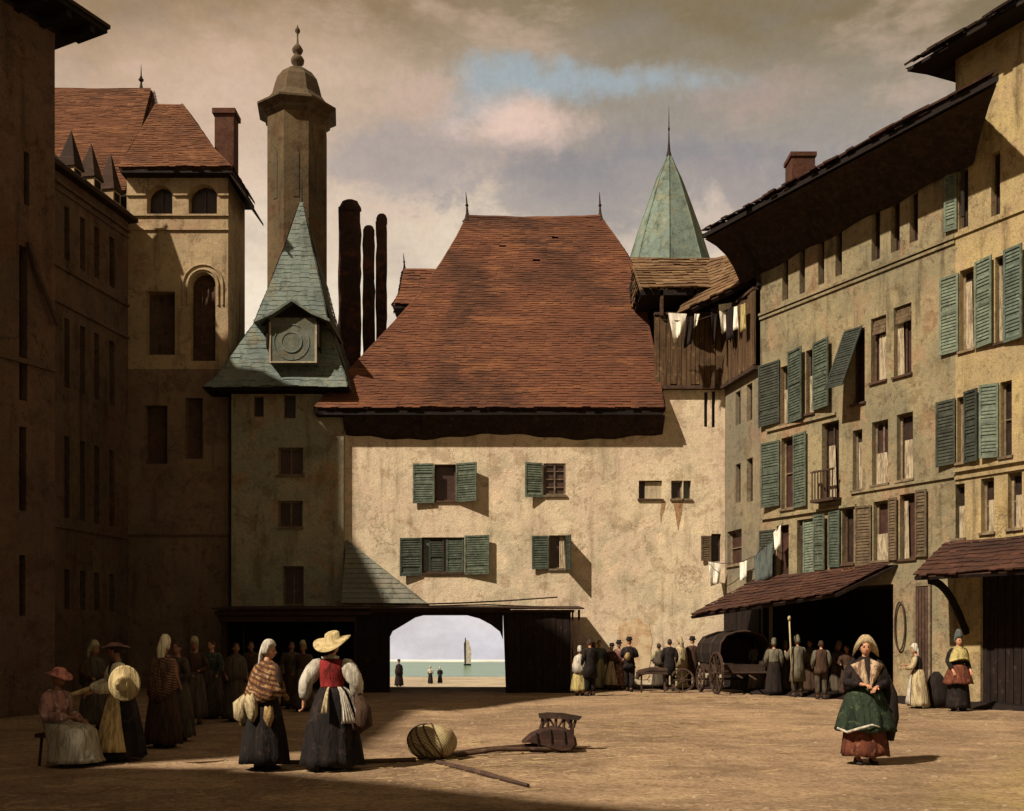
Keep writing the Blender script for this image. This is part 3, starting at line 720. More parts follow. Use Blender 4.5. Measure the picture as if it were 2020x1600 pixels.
# lower rear parts either side of the passage
P = mp.P
for x in (XL, XR): mb.quad(P(x, 0), P(x, 3), P(x, 3, -8.4), P(x, -1.4, -8.4))
mb.quad(P(XL, -1.4, -8.4), P(-5.6, -1.4, -8.4), P(-5.6, 3, -8.4), P(XL, 3, -8.4)); mb.quad(P(.4, -1.4, -8.4), P(XR, -1.4, -8.4), P(XR, 3, -8.4), P(.4, 3, -8.4))
mb.quad(P(-5.5, 2.6, -8.4), P(.4, 2.6, -8.4), P(.4, 3, -8.4), P(-5.5, 3, -8.4))
mb.build('wall', M['yellow'], h)
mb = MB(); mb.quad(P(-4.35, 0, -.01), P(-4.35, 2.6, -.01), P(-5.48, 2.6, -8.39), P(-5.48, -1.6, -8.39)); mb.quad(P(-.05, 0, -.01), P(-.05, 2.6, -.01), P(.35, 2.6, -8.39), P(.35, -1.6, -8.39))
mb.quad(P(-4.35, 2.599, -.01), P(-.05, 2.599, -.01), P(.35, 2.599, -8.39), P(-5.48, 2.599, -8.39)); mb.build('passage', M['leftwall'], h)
def RS(x0, x1, y0, y1): return rect(mp, x0, x1, y0, y1)
window(h, mp, w1, 'framed', 'panered', bars=(1, 1), shut=[dict(r=RS(815, 857, 915, 993), hinge='r', ang=-.0, o=.07, m='green2'), dict(r=RS(900, 944, 915, 991), hinge='l', ang=.22, o=.02, m='green')])
window(h, mp, w2, 'frame', 'panered', bars=(2, 4), fw=.06, depth=.1, shut=[dict(r=RS(1034, 1070, 914, 982), hinge='r', ang=.18, o=.03, m='green2')])
window(h, mp, w3, 'framed', 'paneg', bars=(2, 1), depth=.12, shut=[dict(r=RS(789, 832, 1061, 1136), hinge='r', ang=.12, m='green'), dict(r=RS(846, 876, 1062, 1130), hinge='l', o=-.1, m='green3'), dict(r=RS(880, 914, 1060, 1129), hinge='l', o=-.08, m='green'), dict(r=RS(917, 966, 1057, 1134), hinge='l', ang=.15, m='green')])
window(h, mp, w4, 'frame', 'panered', bars=(1, 1), cur=(.6, .95, .02, .98), shut=[dict(r=RS(1049, 1082, 1057, 1123), hinge='r', ang=.1, m='green'), dict(r=RS(1118, 1150, 1056, 1124), hinge='l', ang=1.35, m='green3')])
wo = window(h, mp, w5, 'framed', 'pane', bars=(1, 1))
mb = MB(); r = RS(1273, 1306, 950, 983); mb.fbox(mp, r[0], r[1], -.15, -.1, r[2], r[3]); mb.build('shutter', M['pale'], wo)
# big roof
RE = []
for py, xl, xr, Y in ((806, 622, 1308, 32.72), (775, 652, 1303, 33.02), (700, 722, 1290, 33.8), (640, 778, 1277, 34.5), (585, 828, 1268, 35.2), (520, 873, 1243, 36.1), (470, 903, 1212, 36.85), (432, 922, 1184, 37.5)):
    z = CH + (HY - py) * Y / F; RE.append((z, (xl - CX) * Y / F, (xr - CX) * Y / F, Y, 75.0 - Y))
mb = level_roof(RE, 84, .26, .022, 'frl', 21, base=.2); hips(mb, RE, (0, 1), .07)
mb.tube([(RE[-1][1] + (RE[-1][2] - RE[-1][1]) * k / 14, 37.5, RE[-1][0] + .06 - .07 * math.sin(math.pi * k / 14) + random.uniform(-.015, .015)) for k in range(15)], .10, 6)
ro = mb.build('roof', [M['roof'], M['soffit']], h)
for x, ln in ((RE[-1][1], -.06), (RE[-1][2], -.03)):
    mb = MB(); finial(mb, (x, 37.5, RE[-1][0] - .1), 1.1, .075, lean=ln); mb.build('finial', M['roofdark'], ro)
mb = MB(); mb.rings([[(x, 33.299 - o, z + (.09 * math.sin(x * 1.1 + 2) + .03 * math.sin(x * 5.1)) * (z < 8.5)) for o, z in ((.52, 8.86), (.4, 8.7), (.2, 8.45), (.06, 8.30), (.004, 8.26), (.004, 8.9))] for x in [-5.45 + 10.4 * k / 40 for k in range(41)]], True); mb.build('eave_cove', M['cove'], h)  # dark cove added to stand in for the shadow band under the eave
h['label'] = 'cream plastered house with a huge steep red-brown roof over the arched passage'
hh = h
mb = MB(); mb.box(-4.3, -2, 40.4, 41.6, 9.3, 14.95); tu = mb.build('turret', M['roofdark'], hh)
lv = [(14.85, -4.7, -1.7, 40.1, 43.3), (15.4, -4.5, -1.9, 40.5, 43), (16.75, -4.42, -2.2, 41.6, 41.9)]
level_roof(lv, 12, .25, .03, 'frl').build('turret_roof', [M['roof'], M['soffit']], tu)
mb = MB(); finial(mb, (-4.42, 41.7, 16.7), .8, .06, lean=-.05); mb.build('finial', M['roofdark'], tu)
mb = MB(); A_, B_ = at(683, 1064, 33.29), at(846, 1192, 33.29)
slab3 = [Vector((A_.x, 32.35, B_.z)), Vector((B_.x - .35, 32.35, B_.z)), B_, A_]
pa_ = [Vector((A_.x, 32.35, B_.z)), Vector((B_.x - .1, 32.6, B_.z)), B_, A_]
mb.add(pa_ + [Vector((A_.x, 33.29, B_.z))], [(0, 1, 2, 3), (0, 3, 4)]); n_ = 13
for k in range(n_):
    v0, v1 = k / n_, (k + 1) / n_; L0_, L1_ = pa_[0].lerp(pa_[3], v0), pa_[0].lerp(pa_[3], v1); R0_, R1_ = pa_[1].lerp(pa_[3], v0), pa_[1].lerp(pa_[3], v1); up_ = Vector((0, -.02, .012))
    mb.add([L0_ + up_, R0_ + up_, R1_ + up_ * .2, L1_ + up_ * .2, L0_, R0_], [(0, 1, 2, 3), (4, 5, 1, 0)])
mb.build('slate_lean_to', M['slate'], h)  # grey triangle sloping out from the wall, built in stepped courses
# rust stains that run down from the small pair of windows
M['rust'] = plaster('rust_stain', (.34, .19, .10), (.42, .29, .17), (.28, .14, .07), (.14, .08, .05), .5, 4)
for pts_ in (((1326, 990), (1346, 990), (1345, 1008), (1341, 1030), (1338, 1046), (1335, 1030), (1331, 1010)), ((1304, 990), (1314, 990), (1312, 1004), (1306, 1018), (1303, 1034), (1302, 1016))):
    mb = MB(); mb.prism([at(x + random.uniform(-1, 1), y, 33.2985) for x, y in pts_], (0, -.006, 0)); mb.build('rust_stain', M['rust'], h)
# bare brick showing through
mb = MB(); a, b_ = at(1216, 1216, 33.3), at(1288, 1345, 33.3); cq = (a + b_) / 2; ou = []
for k in range(40):
    q = 2 * math.pi * k / 40; rr_ = .88 + .22 * noise.noise(Vector((math.cos(q) * 2, math.sin(q) * 2, 3))); cx_, sx_ = math.cos(q), math.sin(q); m__ = max(abs(cx_), abs(sx_)) ** .75
    ou.append((cq.x + (b_.x - a.x) / 2 * cx_ / m__ * rr_, 33.298, cq.z + (a.z - b_.z) / 2 * sx_ / m__ * rr_))
mb.prism(ou, (0, -.012, 0)); mb.build('brick_patch', M['brickwall'], h)

# ------------------------------------------------------------------ corner house with gallery
h = thing('gallery_house', 'cream corner house topped by a wooden plank gallery under an old straw-brown roof', 'house', (6, 33.3, 0))
c1 = PL((0, 33.3), (1, 0)); XC = c1.s(1430); GZ = 9.92
c2 = PL((XC, 33.3), (7.52 - XC, 30.7 - 33.3)); LC = (Vector((7.52, 30.7)) - Vector((XC, 33.3))).length
f1 = [rect(c1, 1324, 1346, 948, 984), rect(c1, 1348, 1363, 948, 984), rect(c1, 1389, 1396, 773, 842), rect(c1, 1404, 1411, 771, 843), rect(c1, 1403, 1422, 1053, 1108)]
f2 = [rect(c2, 1451, 1461, 772, 838), rect(c2, 1473, 1484, 757, 830), rect(c2, 1451, 1461, 915, 991), rect(c2, 1473, 1485, 904, 990), rect(c2, 1435, 1463, 1046, 1114)]
mb = MB(); XA = XR
wall_holes(mb, c1, XA, XC, 0, GZ, f1, .2); body_box(mb, c1, XA, XC + .6, 0, GZ, 7); mb.build('wall', M['yellow'], h)
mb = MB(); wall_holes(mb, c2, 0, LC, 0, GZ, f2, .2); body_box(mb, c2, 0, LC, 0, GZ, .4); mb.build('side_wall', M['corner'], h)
for k, r in enumerate(f1): window(h, c1, r, 'frame' if k in (0, 1) else 'framed', 'pane' if k != 1 else 'paneg', bars=(1, 1), sill=k in (0, 1), depth=.2,
        shut=[dict(r=rect(c1, 1382, 1402, 1057, 1106), hinge='r', m='brown')] if k == 4 else [])
for k, r in enumerate(f2): window(h, c2, r, 'framed' if k < 4 else 'frame', 'panered', bars=(1, 1 if k < 4 else 2), sill=k == 4, depth=.2)
# plank gallery
GT = 12.15
def planks(mb, pl, s0, s1, z0, z1, wd=.17, o=.12):
    s = s0
    while s < s1 - .01:
        w_ = min(wd * random.uniform(.75, 1.3), s1 - s); mb.fbox(pl, s + .008, s + w_ - .008, o + random.uniform(0, .03), o + .05 + random.uniform(0, .03), z0 + random.uniform(-.06, .04), z1 + random.uniform(-.08, .05)); s += w_
mb = MB(); gs = c1.s(1289); planks(mb, c1, gs, XC - .1, GZ, GT); planks(mb, c2, .05, LC - .02, GZ, GT); mb.build('plank_parapet', M['plank'], h)
mb = MB(); mb.fbox(c1, gs, XC - .1, .0, .2, GZ - .12, GZ - .01); mb.fbox(c2, .12, LC - .02, 0.002, .2, GZ - .12, GZ - .01)
mb.fbox(c1, gs, XC - .1, .05, .22, GT + .06, GT + .14); mb.fbox(c2, .1, LC - .02, .05, .22, GT + .06, GT + .14); build_each(mb, 'rail', M['framed'], h)
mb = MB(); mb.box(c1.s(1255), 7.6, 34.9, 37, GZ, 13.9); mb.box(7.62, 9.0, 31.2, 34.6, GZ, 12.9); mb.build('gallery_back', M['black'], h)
mb = MB()
for px in (1300, 1365, 1425): x = c1.s(px); mb.box(x, x + .1, 33.0, 33.12, GT, 13.1)
build_each(mb, 'post', M['beam'], h)
lv = [(13.0, c1.s(1262), 8.4, 33.0, 40.6), (15.38, c1.s(1262) + .1, 8.0, 36.8, 37.0)]
mb = level_roof(lv, 11, .25, .04, 'fl', 31, base=.18); mb.build('roof', [M['oldroof'], M['soffit']], h)
def slab(mb, p, n1, n2, th=.1, mi=0, mi2=1, seed=1, lift=.03):
    """p: bottom-left, bottom-right, top-right, top-left"""
    p = [Vector(q) for q in p]; nn = (p[1] - p[0]).cross(p[3] - p[0]).normalized()
    if nn.z < 0: nn = -nn
    q = [v - nn * th for v in p]
    mb.rings([q, p], False, mi2); mb.add(q, [(0, 1, 2, 3)], mi2); mb.add(p, [(0, 1, 2, 3)], mi)
    course_side(mb, p[0], p[1], p[3], p[2], n1, n2, lift, mi, seed)
mb = MB(); slab(mb, [at(1338, 622, 32.7), at(1499, 546, 31.2), at(1499, 486, 33.5), at(1400, 517, 36.2)], 12, 12, .12, seed=4); mb.build('lean_to_roof', [M['oldroof'], M['soffit']], h)

# ------------------------------------------------------------------ green spire
h = thing('spire_tower', 'slender pale green spire with iron finial behind the gallery roof', 'tower', (6.5, 42, 0))
sx, sy = 6.5, 42.0
mb = MB(); mb.box(sx - 1.1, sx + 1.1, sy - 1.1, sy + 1.1, 0, 16.8); mb.build('wall', M['corner'], h)
mb = MB(); n = 8; ph = math.pi / 8 + .25
prof = [(1.80, 16.75), (1.68, 17.2), (1.28, 18.5), (.93, 19.5), (.5, 20.7), (.2, 21.35), (.04, 21.75)]
mb.lathe(prof, (sx, sy, 0), n, 0, ph)
for k in range(n):
    mb.tube([(sx + r * math.cos(ph + 2 * math.pi * k / n), sy + r * math.sin(ph + 2 * math.pi * k / n), z) for r, z in prof], .03, 5)
ro = mb.build('spire', M['copper2'], h)
mb = MB(); finial(mb, (sx, sy, 21.6), 2.1, .05); mb.build('finial', M['iron'], ro)

# ------------------------------------------------------------------ right terrace
rp = PL((7.52, 30.7), (.485, -.874))
SB = 6.81
def rr(x0, x1, y0, y1): return rect(rp, x0, x1, y0, y1)
hA = thing('shuttered_house', 'long tan house with green shutters, deep dark eave and a row of attic slits', 'house', (7.52, 30.7, 0))
attic = [rr(1543, 1555, 500, 592), rr(1577, 1588, 484, 579), rr(1614, 1626, 466, 561), rr(1648, 1661, 450, 544), rr(1719, 1736, 412, 513), rr(1757, 1775, 394, 496), rr(1794, 1811, 378, 477)]
W2 = dict(a=rr(1540, 1556, 722, 836), b=rr(1590, 1606, 690, 815), c=rr(1680, 1706, 650, 795), d=rr(1718, 1748, 625, 752), e=rr(1763, 1798, 602, 740))
W3 = dict(a=rr(1541, 1567, 862, 1003), b=rr(1621, 1655, 832, 985), c=rr(1682, 1701, 848, 966), d=rr(1720, 1752, 830, 955), e=rr(1769, 1801, 815, 946))
W4 = dict(a=rr(1532, 1556, 1036, 1135), b=rr(1572, 1606, 1024, 1130), c=rr(1661, 1684, 1003, 1112), d=rr(1723, 1754, 988, 1105), e=rr(1775, 1806, 974, 1102))
gr = rr(1891, 1910, 332, 450)
zo = 3.05
shop = (.08, rp.s(1762), 0, zo, 3.0)
top = [rr(1866, 1884, 345, 455)]
holesA = attic + list(W2.values()) + list(W3.values()) + list(W4.values()) + [shop]
mb = MB(); ZA = 13.95
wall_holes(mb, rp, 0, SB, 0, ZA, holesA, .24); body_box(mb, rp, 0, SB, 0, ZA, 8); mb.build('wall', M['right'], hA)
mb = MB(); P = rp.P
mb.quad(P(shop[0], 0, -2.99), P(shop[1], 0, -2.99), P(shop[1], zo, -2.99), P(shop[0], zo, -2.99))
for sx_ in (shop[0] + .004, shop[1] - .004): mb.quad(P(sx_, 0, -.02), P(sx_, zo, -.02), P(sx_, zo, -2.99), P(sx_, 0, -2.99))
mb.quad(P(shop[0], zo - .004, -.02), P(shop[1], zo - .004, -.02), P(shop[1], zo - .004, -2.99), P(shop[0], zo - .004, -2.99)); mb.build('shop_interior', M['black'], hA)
mb = MB(); q_ = 0.02
while q_ < LC - .1: mb.fbox(c2, q_ + .006, q_ + .2, .01, .05 + random.uniform(0, .02), 0, 2.55); q_ += .206
mb.fbox(c2, .02, LC - .06, .002, .009, 0, 2.54); mb.build('board_cladding', M['shed'], h)  # dark boards added in place of the deep shade under the awning
for r in attic: window(hA, rp, r, 'framed', 'panered', bars=(1, 1), sill=False, depth=.24)
def S(x0, x1, y0, y1, m='green', **k): return dict(r=rr(x0, x1, y0, y1), m=m, **k)
window(hA, rp, W2['a'], 'frame', 'pane', cur=(.1, .95, .02, .6), shut=[S(1502, 1540, 716, 838, 'green3', hinge='r'), S(1557, 1590, 690, 832, 'green', hinge='l', ang=.12)])
window(hA, rp, W2['b'], 'framed', 'panered', cur=(.1, .6, .02, .6), shut=[S(1606, 1643, 672, 806, 'green', hinge='l', ang=.06)])
window(hA, rp, W2['c'], 'framed', 'pane', shut=[S(1668, 1704, 648, 782, 'green3', hinge='l', tilt=.42)])
for k, cu in (('d', (.35, .98, .0, .72)), ('e', (.05, .45, .0, .8))):
    wo = window(hA, rp, W2[k], 'beam', 'panered', bars=(2, 1), cur=cu, fw=.07)
    s0, s1, z0, z1 = W2[k]; mb = MB()
    for j in range(4): mb.fbox(rp, s0 + .04, s1 - .04, -.1 + .02 * j, -.07 + .02 * j, z1 - .11 * (j + 1), z1 - .11 * j - .015)
    mb.build('blind', M['brown'], wo)
window(hA, rp, W3['a'], 'frame', 'panered', bars=(1, 2), shut=[S(1508, 1540, 872, 1000, 'green', hinge='r'), S(1567, 1594, 855, 1001, 'green', hinge='l')])
wo = window(hA, rp, W3['b'], 'beam', 'pane', bars=(2, 1), cur=(.25, .7, .0, .7))
s0, s1, z0, z1 = W3['b']; mb = MB(); mb.fbox(rp, s0 - .1, s1 + .1, .0, .35, z0 - .08, z0)
for j in range(8): q = s0 - .06 + (s1 - s0 + .12) * j / 7; mb.fbox(rp, q - .012, q + .012, .3, .324, z0, z0 + .75)
mb.fbox(rp, s0 - .1, s1 + .1, .29, .34, z0 + .75, z0 + .8); mb.build('balcony', M['framed'], wo)
window(hA, rp, W3['c'], 'frame', 'pane', bars=(1, 1), cur=(.3, .8, 0, .8), fw=.05)
window(hA, rp, W3['d'], 'frame', 'panered', bars=(2, 1), cur=(.1, .9, 0, .5), fw=.06)
window(hA, rp, W3['e'], 'frame', 'pane', bars=(1, 1), cur=(.3, .9, 0, .6), fw=.06)
window(hA, rp, W4['a'], 'framed', 'panered', bars=(1, 1), shut=[S(1502, 1531, 1046, 1140, 'green3', hinge='r')])
window(hA, rp, W4['b'], 'framed', 'paneg', bars=(2, 1), shut=[S(1607, 1634, 1014, 1124, 'green', hinge='l', ang=.05), S(1637, 1660, 1006, 1118, 'green', hinge='l', ang=.05), S(1580, 1603, 1024, 1130, 'green2', hinge='l', o=-.1)])
window(hA, rp, W4['c'], 'framed', 'pane', bars=(1, 1))
window(hA, rp, W4['d'], 'frame', 'panered', bars=(1, 1), cur=(.05, .95, .0, .45), shut=[S(1692, 1721, 998, 1116, 'brown', hinge='r'), S(1755, 1773, 982, 1105, 'brown', hinge='l')])
window(hA, rp, W4['e'], 'beam', 'panered', bars=(1, 1), cur=(.1, .4, 0, .9), shut=[S(1808, 1832, 966, 1098, 'brown', hinge='l')])
mb = MB()
for px, py, a, b_, dd in ((1700, 545, 0, SB, .09), (1700, 553, 0, SB, .05), (1580, 836, .3, rp.s(1650), .07), (1600, 1012, .1, rp.s(1690), .08), (1760, 962, rp.s(1680), SB, .06)):
    z = rp.z(px, py); mb.fbox(rp, a, b_, .001, dd, z, z + .07)
build_each(mb, 'string_course', M['right'], hA)
mb = MB(); SE = 9.04
def eave(mb, s0, s1, oi, oo, zi, zo_, th, mi):
    P = rp.P; mb.hexa([P(s0, zi, oi), P(s1, zi, oi), P(s1, zo_, oo), P(s0, zo_, oo), P(s0, zi + th, oi), P(s1, zi + th, oi), P(s1, zo_ + th, oo), P(s0, zo_ + th, oo)], mi)
SW = 7.3
def smx(o): return SW + (SE - SW) * max(0, o) / 1.5
eave(mb, -.9, SB - .01, -.3, 1.5, ZA + .08, 13.78, .12, 0)
P = rp.P; mb.hexa([P(SB - .01, ZA + .03, .02), P(SW, ZA + .03, .02), P(SE, 13.78, 1.5), P(SB - .01, 13.78, 1.5), P(SB - .01, ZA + .15, .02), P(SW, ZA + .15, .02), P(SE, 13.9, 1.5), P(SB - .01, 13.9, 1.5)], 0)
P = rp.P; slabA = [P(SB - .02, 13.93, 1.52), P(-.95, 13.93, 1.52), P(-.6, 17.2, -4), P(SB - .02, 17.2, -4)]
course_side(mb, P(-.95, 13.92, 1.54), P(SE, 13.92, 1.54), P(-.95, 14.35, .02), P(SW, 14.35, .02), 5, 40, .04, 1, 3)
course_side(mb, P(-.95, 14.35, .02), P(SB - .02, 14.35, .02), P(-.6, 17.0, -4), P(SB - .02, 17.0, -4), 14, 30, .04, 1, 4)
mb.add([P(-.95, 13.92, 1.54), P(-.95, 14.35, .02), P(-.6, 17.0, -4), P(-.6, 13.9, -4)], [(0, 1, 2, 3)], 1)
mb.hexa([P(SB - .01, ZA + .16, .02), P(SW, ZA + .16, .02), P(SE, 13.91, 1.5), P(SB - .01, 13.91, 1.5), P(SB - .01, 14.33, .02), P(SW, 14.33, .02), P(SE, 13.93, 1.5), P(SB - .01, 13.93, 1.5)], 1)
ro = mb.build('roof', [M['soffit'], M['awning']], hA)
mb = MB(); cov = [(1.44, 13.74), (1.0, 13.62), (.6, 13.4), (.3, 13.08), (.1, 12.75), (.01, 12.62), (.01, 13.85)]
mb.rings([[P(-.85 + (smx(o) + .83) * k / 30, z + (.04 * math.sin(k * .8) + .42 * k / 30) * (z < 13.2) * (1 if z < 12.7 else .6 if z < 12.8 else .25), o) for o, z in cov] for k in range(31)], True); mb.build('eave_cove', M['cove'], hA)  # cove darkened and carried down over the eave's shadow on the wall
mb = MB(); a, b_ = at(1562, 300, 29.2), at(1608, 385, 29.2); mb.box(a.x, b_.x, 29.2, 29.9, 13.9, a.z - .12); mb.box(a.x - .04, b_.x + .04, 29.16, 29.94, a.z - .12, a.z); mb.build('chimney', M['brick'], ro)
# scroll bracket at far corner
mb = MB(); pts = [P(-.02, 12.3 + 1.45 * q, .05 + .9 * q ** 2.2) for q in [k / 8 for k in range(9)]]
mb.tube(pts, [(.07, .1)] * 9, 6); mb.build('eave_bracket', M['soffit'], hA)
# awning one
mb = MB(); aw = [at(1362, 1216, 31.0), at(1648, 1172, 26.4), rp.P(rp.s(1772), rp.z(1772, 1113), .03), rp.P(.0, 3.42, .03)]
slab(mb, aw, 9, 26, .09, seed=8)
am = mb.build('awning', [M['awning'], M['soffit']], hA)
hB = thing('ochre_house', 'taller ochre house at the right edge with green shutters and a dark plank gate', 'house', (10.82, 24.75, 0))
V2 = [rr(1893, 1921, 530, 690), rr(1963, 1982, 505, 675)]
V3 = [rr(1888, 1903, 783, 912), rr(1973, 1996, 752, 900)]
V4 = [rr(1877, 1903, 955, 1062), rr(1935, 1961, 943, 1050), rr(1988, 2016, 932, 1042)]
Vt = [gr, rr(1955, 1973, 300, 425)]
door = rr(1808, 1838, 1150, 1330); door = (door[0], door[1], 0, door[3])
doorA = None
gate = (rp.s(1934), 10.6, 0, rp.z(1934, 1108), .15)
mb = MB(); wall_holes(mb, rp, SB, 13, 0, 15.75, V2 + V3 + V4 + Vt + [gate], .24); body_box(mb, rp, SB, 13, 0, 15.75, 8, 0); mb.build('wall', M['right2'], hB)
window(hB, rp, V2[0], 'frame', 'pane', cur=(.2, .75, 0, .85), shut=[S(1857, 1893, 545, 698, 'green2', hinge='r'), S(1926, 1962, 512, 684, 'green2', hinge='l', o=.04)])
window(hB, rp, V2[1], 'beam', 'panered', cur=(.1, .5, 0, .9), shut=[S(1983, 2024, 488, 672, 'green2', hinge='l', o=.04)])
window(hB, rp, V3[0], 'frame', 'pane', cur=(.3, .8, 0, .9), shut=[S(1852, 1887, 790, 918, 'green3', hinge='r'), S(1904, 1934, 770, 912, 'green3', hinge='l', o=.03)])
window(hB, rp, V3[1], 'frame', 'pane', shut=[S(1938, 1972, 760, 905, 'green2', hinge='r', ang=.1)])
for r in V4: window(hB, rp, r, 'frame', 'pane', bars=(1, 2), cur=(.35, .9, 0, .6), fw=.06)
window(hB, rp, Vt[0], 'framed', 'pane', sill=False, shut=[S(1866, 1890, 345, 457, 'green2', hinge='r')]); window(hB, rp, Vt[1], 'framed', 'pane', sill=False)
mb = MB(); s = gate[0]
while s < gate[1]:
    mb.fbox(rp, s + .01, s + .19, -.13 + random.uniform(0, .02), -.08, 0, gate[3] - .02); s += .2
mb.fbox(rp, gate[0], gate[1], -.15, -.14, 0, gate[3]); mb.build('plank_gate', M['shed'], hB)
mb = MB()
for px, py, dd in ((1930, 452, .05), (1930, 925, .08), (1930, 940, .05)): z = rp.z(px, py); mb.fbox(rp, SB, 13, .001, dd, z, z + .07)
build_each(mb, 'string_course', M['right2'], hB)
mb = MB(); mb.tube([rp.P(SB + .28, 13.6, .1), rp.P(SB + .28, 11.8, .1)], .05, 8); mb.build('downpipe', M['iron'], hB)
mb = MB(); P = rp.P
eave(mb, 6.05, 13.5, -.3, .8, 15.8, 15.62, .08, 0)
course_side(mb, P(6.0, 15.71, .83), P(13.5, 15.71, .83), P(6.3, 18.4, -4), P(13.5, 18.4, -4), 14, 30, .04, 1, 6)
mb.add([P(6.0, 15.71, .83), P(6.3, 18.4, -4), P(6.3, 15.9, -4)], [(0, 1, 2)], 1)
mb.build('roof', [M['soffit'], M['roofdark']], hB)
mb = MB(); wl_, wr_ = rp.s(1868), 11.0
aw = [at(1803, 1139, 23.9), rp.P(11.2, 3.05, 1.45), rp.P(11.2, 3.95, .03), rp.P(wl_, rp.z(1868, 1076), .03)]
slab(mb, aw, 8, 22, .08, seed=12); am = mb.build('awning', [M['awning'], M['soffit']], hB)
mb = MB(); pts = []
for k in range(11):
    q = k / 10; pts.append(rp.P(rp.s(1902) + .1 * q, 3.0 - 1.25 * q ** 1.6 * 1.0, 1.25 - 1.2 * q ** .75 if q < 1 else .03))
mb.tube(pts, [(.06, .1)] * 11, 6); mb.build('curved_bracket', M['soffit'], am)
# door in the tan house wall beside the awning
mb = MB(); s0, s1 = rp.s(1810), rp.s(1834); z1 = 2.95
mb.fbox(rp, s0, s1, .002, .05, .15, z1); 
for k in range(4): q = s0 + (s1 - s0) * k / 4; mb.fbox(rp, q + .01, q + (s1 - s0) / 4 - .01, .05, .07, .2, z1 - .05)
dd = mb.build('door', M['framed'], hA)
mb = MB(); mb.fbox(rp, s0 - .07, s0 - .001, .002, .07, .0, z1 + .07); mb.fbox(rp, s1 + .001, s1 + .07, .002, .07, .0, z1 + .07); mb.fbox(rp, s0, s1, .002, .075, z1 + .001, z1 + .09); mb.build('frame', M['frame'], dd)
# coil of rope hung on the pier
mb = MB(); cs = rp.s(1778); pts = [rp.P(cs + .16 * math.cos(q), 1.95 + .62 * math.sin(q), .06) for q in [2 * math.pi * k / 24 for k in range(25)]]; mb.tube(pts, .022, 6)
prop(mb.build('rope_coil', M['framed']), 'long loop of dark rope hung on the wall beside the maroon awning', 'rope')
# low bank at the walls' foot, coloured dark in place of a shadow band
mb = MB()
pts = []
for k in range(40):
    s = -.2 + 11 * k / 39; pts.append(s)
mb.rings([[rp.P(s, -.02, .02), rp.P(s, .14 + .03 * math.sin(s * 5), .05), rp.P(s, .11 + .02 * math.sin(s * 7), .4 + .08 * math.sin(s * 3)), rp.P(s, -.02, .75 + .1 * math.sin(s * 3.3))] for s in pts], True)
mb.rings([[(x, 33.28, -.02), (x, 33.28, .13), (x, 32.85 + .1 * math.sin(x * 2.2), .11 + .02 * math.sin(x * 5)), (x, 32.2 + .12 * math.sin(x * 3.1), -.02)] for x in [2.35 + (XC - 2.3) * k / 40 for k in range(41)]], True)
prop(mb.build('kerb', M['shed'], smooth=True), kind='structure')

# ------------------------------------------------------------------ timber market shed with the archway
h = thing('timber_shed', 'low tarred timber lean-to with an archway, built against the cream house', 'shed', (-2, 30.5, 0))
sp_ = PL((0, 30.5), (1, 0)); s = sp_.s; ZS = 2.5
a0, a1 = s(768), s(998); L0 = s(432); Rr = s(1126)
mb = MB(); n = 26
# arch profile from the photo: flattened arch
prof = [(768, 1358), (768, 1255), (773, 1245), (795, 1232), (818, 1218), (840, 1212), (880, 1211), (915, 1212), (945, 1220), (968, 1232), (986, 1246), (992, 1262), (998, 1358)]
arc = [(s(x), sp_.z(x, y)) for x, y in prof]; arc[0] = (arc[0][0], 0); arc[-1] = (arc[-1][0], 0)
for a, b_ in zip(arc[1:-1], arc[2:-1]):
    mb.hexa([(a[0], 30.5, a[1]), (b_[0], 30.5, b_[1]), (b_[0], 30.75, b_[1]), (a[0], 30.75, a[1]), (a[0], 30.5, ZS), (b_[0], 30.5, ZS), (b_[0], 30.75, ZS), (a[0], 30.75, ZS)])
xq = arc[-2][0]
x = s(702)
while x < arc[1][0] - .01: w_ = min(.24, arc[1][0] - x); mb.box(x + .008, x + w_ - .006, 30.5 + random.uniform(-.02, .0), 30.74, 0, ZS); x += w_
mb.hexa([(arc[-1][0], 30.5, 0), (Rr, 30.5, 0), (Rr, 30.74, 0), (arc[-1][0], 30.74, 0), (xq, 30.5, ZS), (Rr, 30.5, ZS), (Rr, 30.74, ZS), (xq, 30.74, ZS)])
x = arc[-1][0] + .03
while x < Rr - .05: w_ = min(.21, Rr - x); mb.box(x + .008, x + w_ - .008, 30.46 + random.uniform(0, .03), 30.5, .02, ZS - .02); x += w_
mb.build('board_wall', M['shed'], h)
mb = MB(); mb.box(L0, s(702), 30.42, 30.62, 2.14, 2.28); mb.box(L0 - .1, s(735), 30.38, 30.44, 2.34, 2.46); mb.box(L0 - .05, s(702), 30.45, 30.6, 2.28, ZS)
mb.box(s(735), Rr + .1, 30.40, 30.46, 2.42, 2.5)
build_each(mb, 'lintel', M['shed2'], h)
mb = MB()
for px in (436, 700): x = s(px); mb.box(x, x + .16, 30.5, 30.66, 0, 2.14)
x = s(1140); mb.box(x, x + .07, 30.5, 30.58, 0, 2.5); x = s(1128); mb.box(x, x + .05, 30.5, 30.56, 0, 2.5)
build_each(mb, 'post', M['shed2'], h)
mb = MB(); mb.hexa([(L0 - .15, 30.3, ZS + .01), (s(1152), 30.3, ZS + .01), (s(1152), 33.08, ZS + .16), (L0 - .15, 33.08, ZS + .16), (L0 - .15, 30.3, ZS + .05), (s(1152), 30.3, ZS + .05), (s(1152), 33.08, ZS + .2), (L0 - .15, 33.08, ZS + .2)])
mb.build('roof', M['shed2'], h)
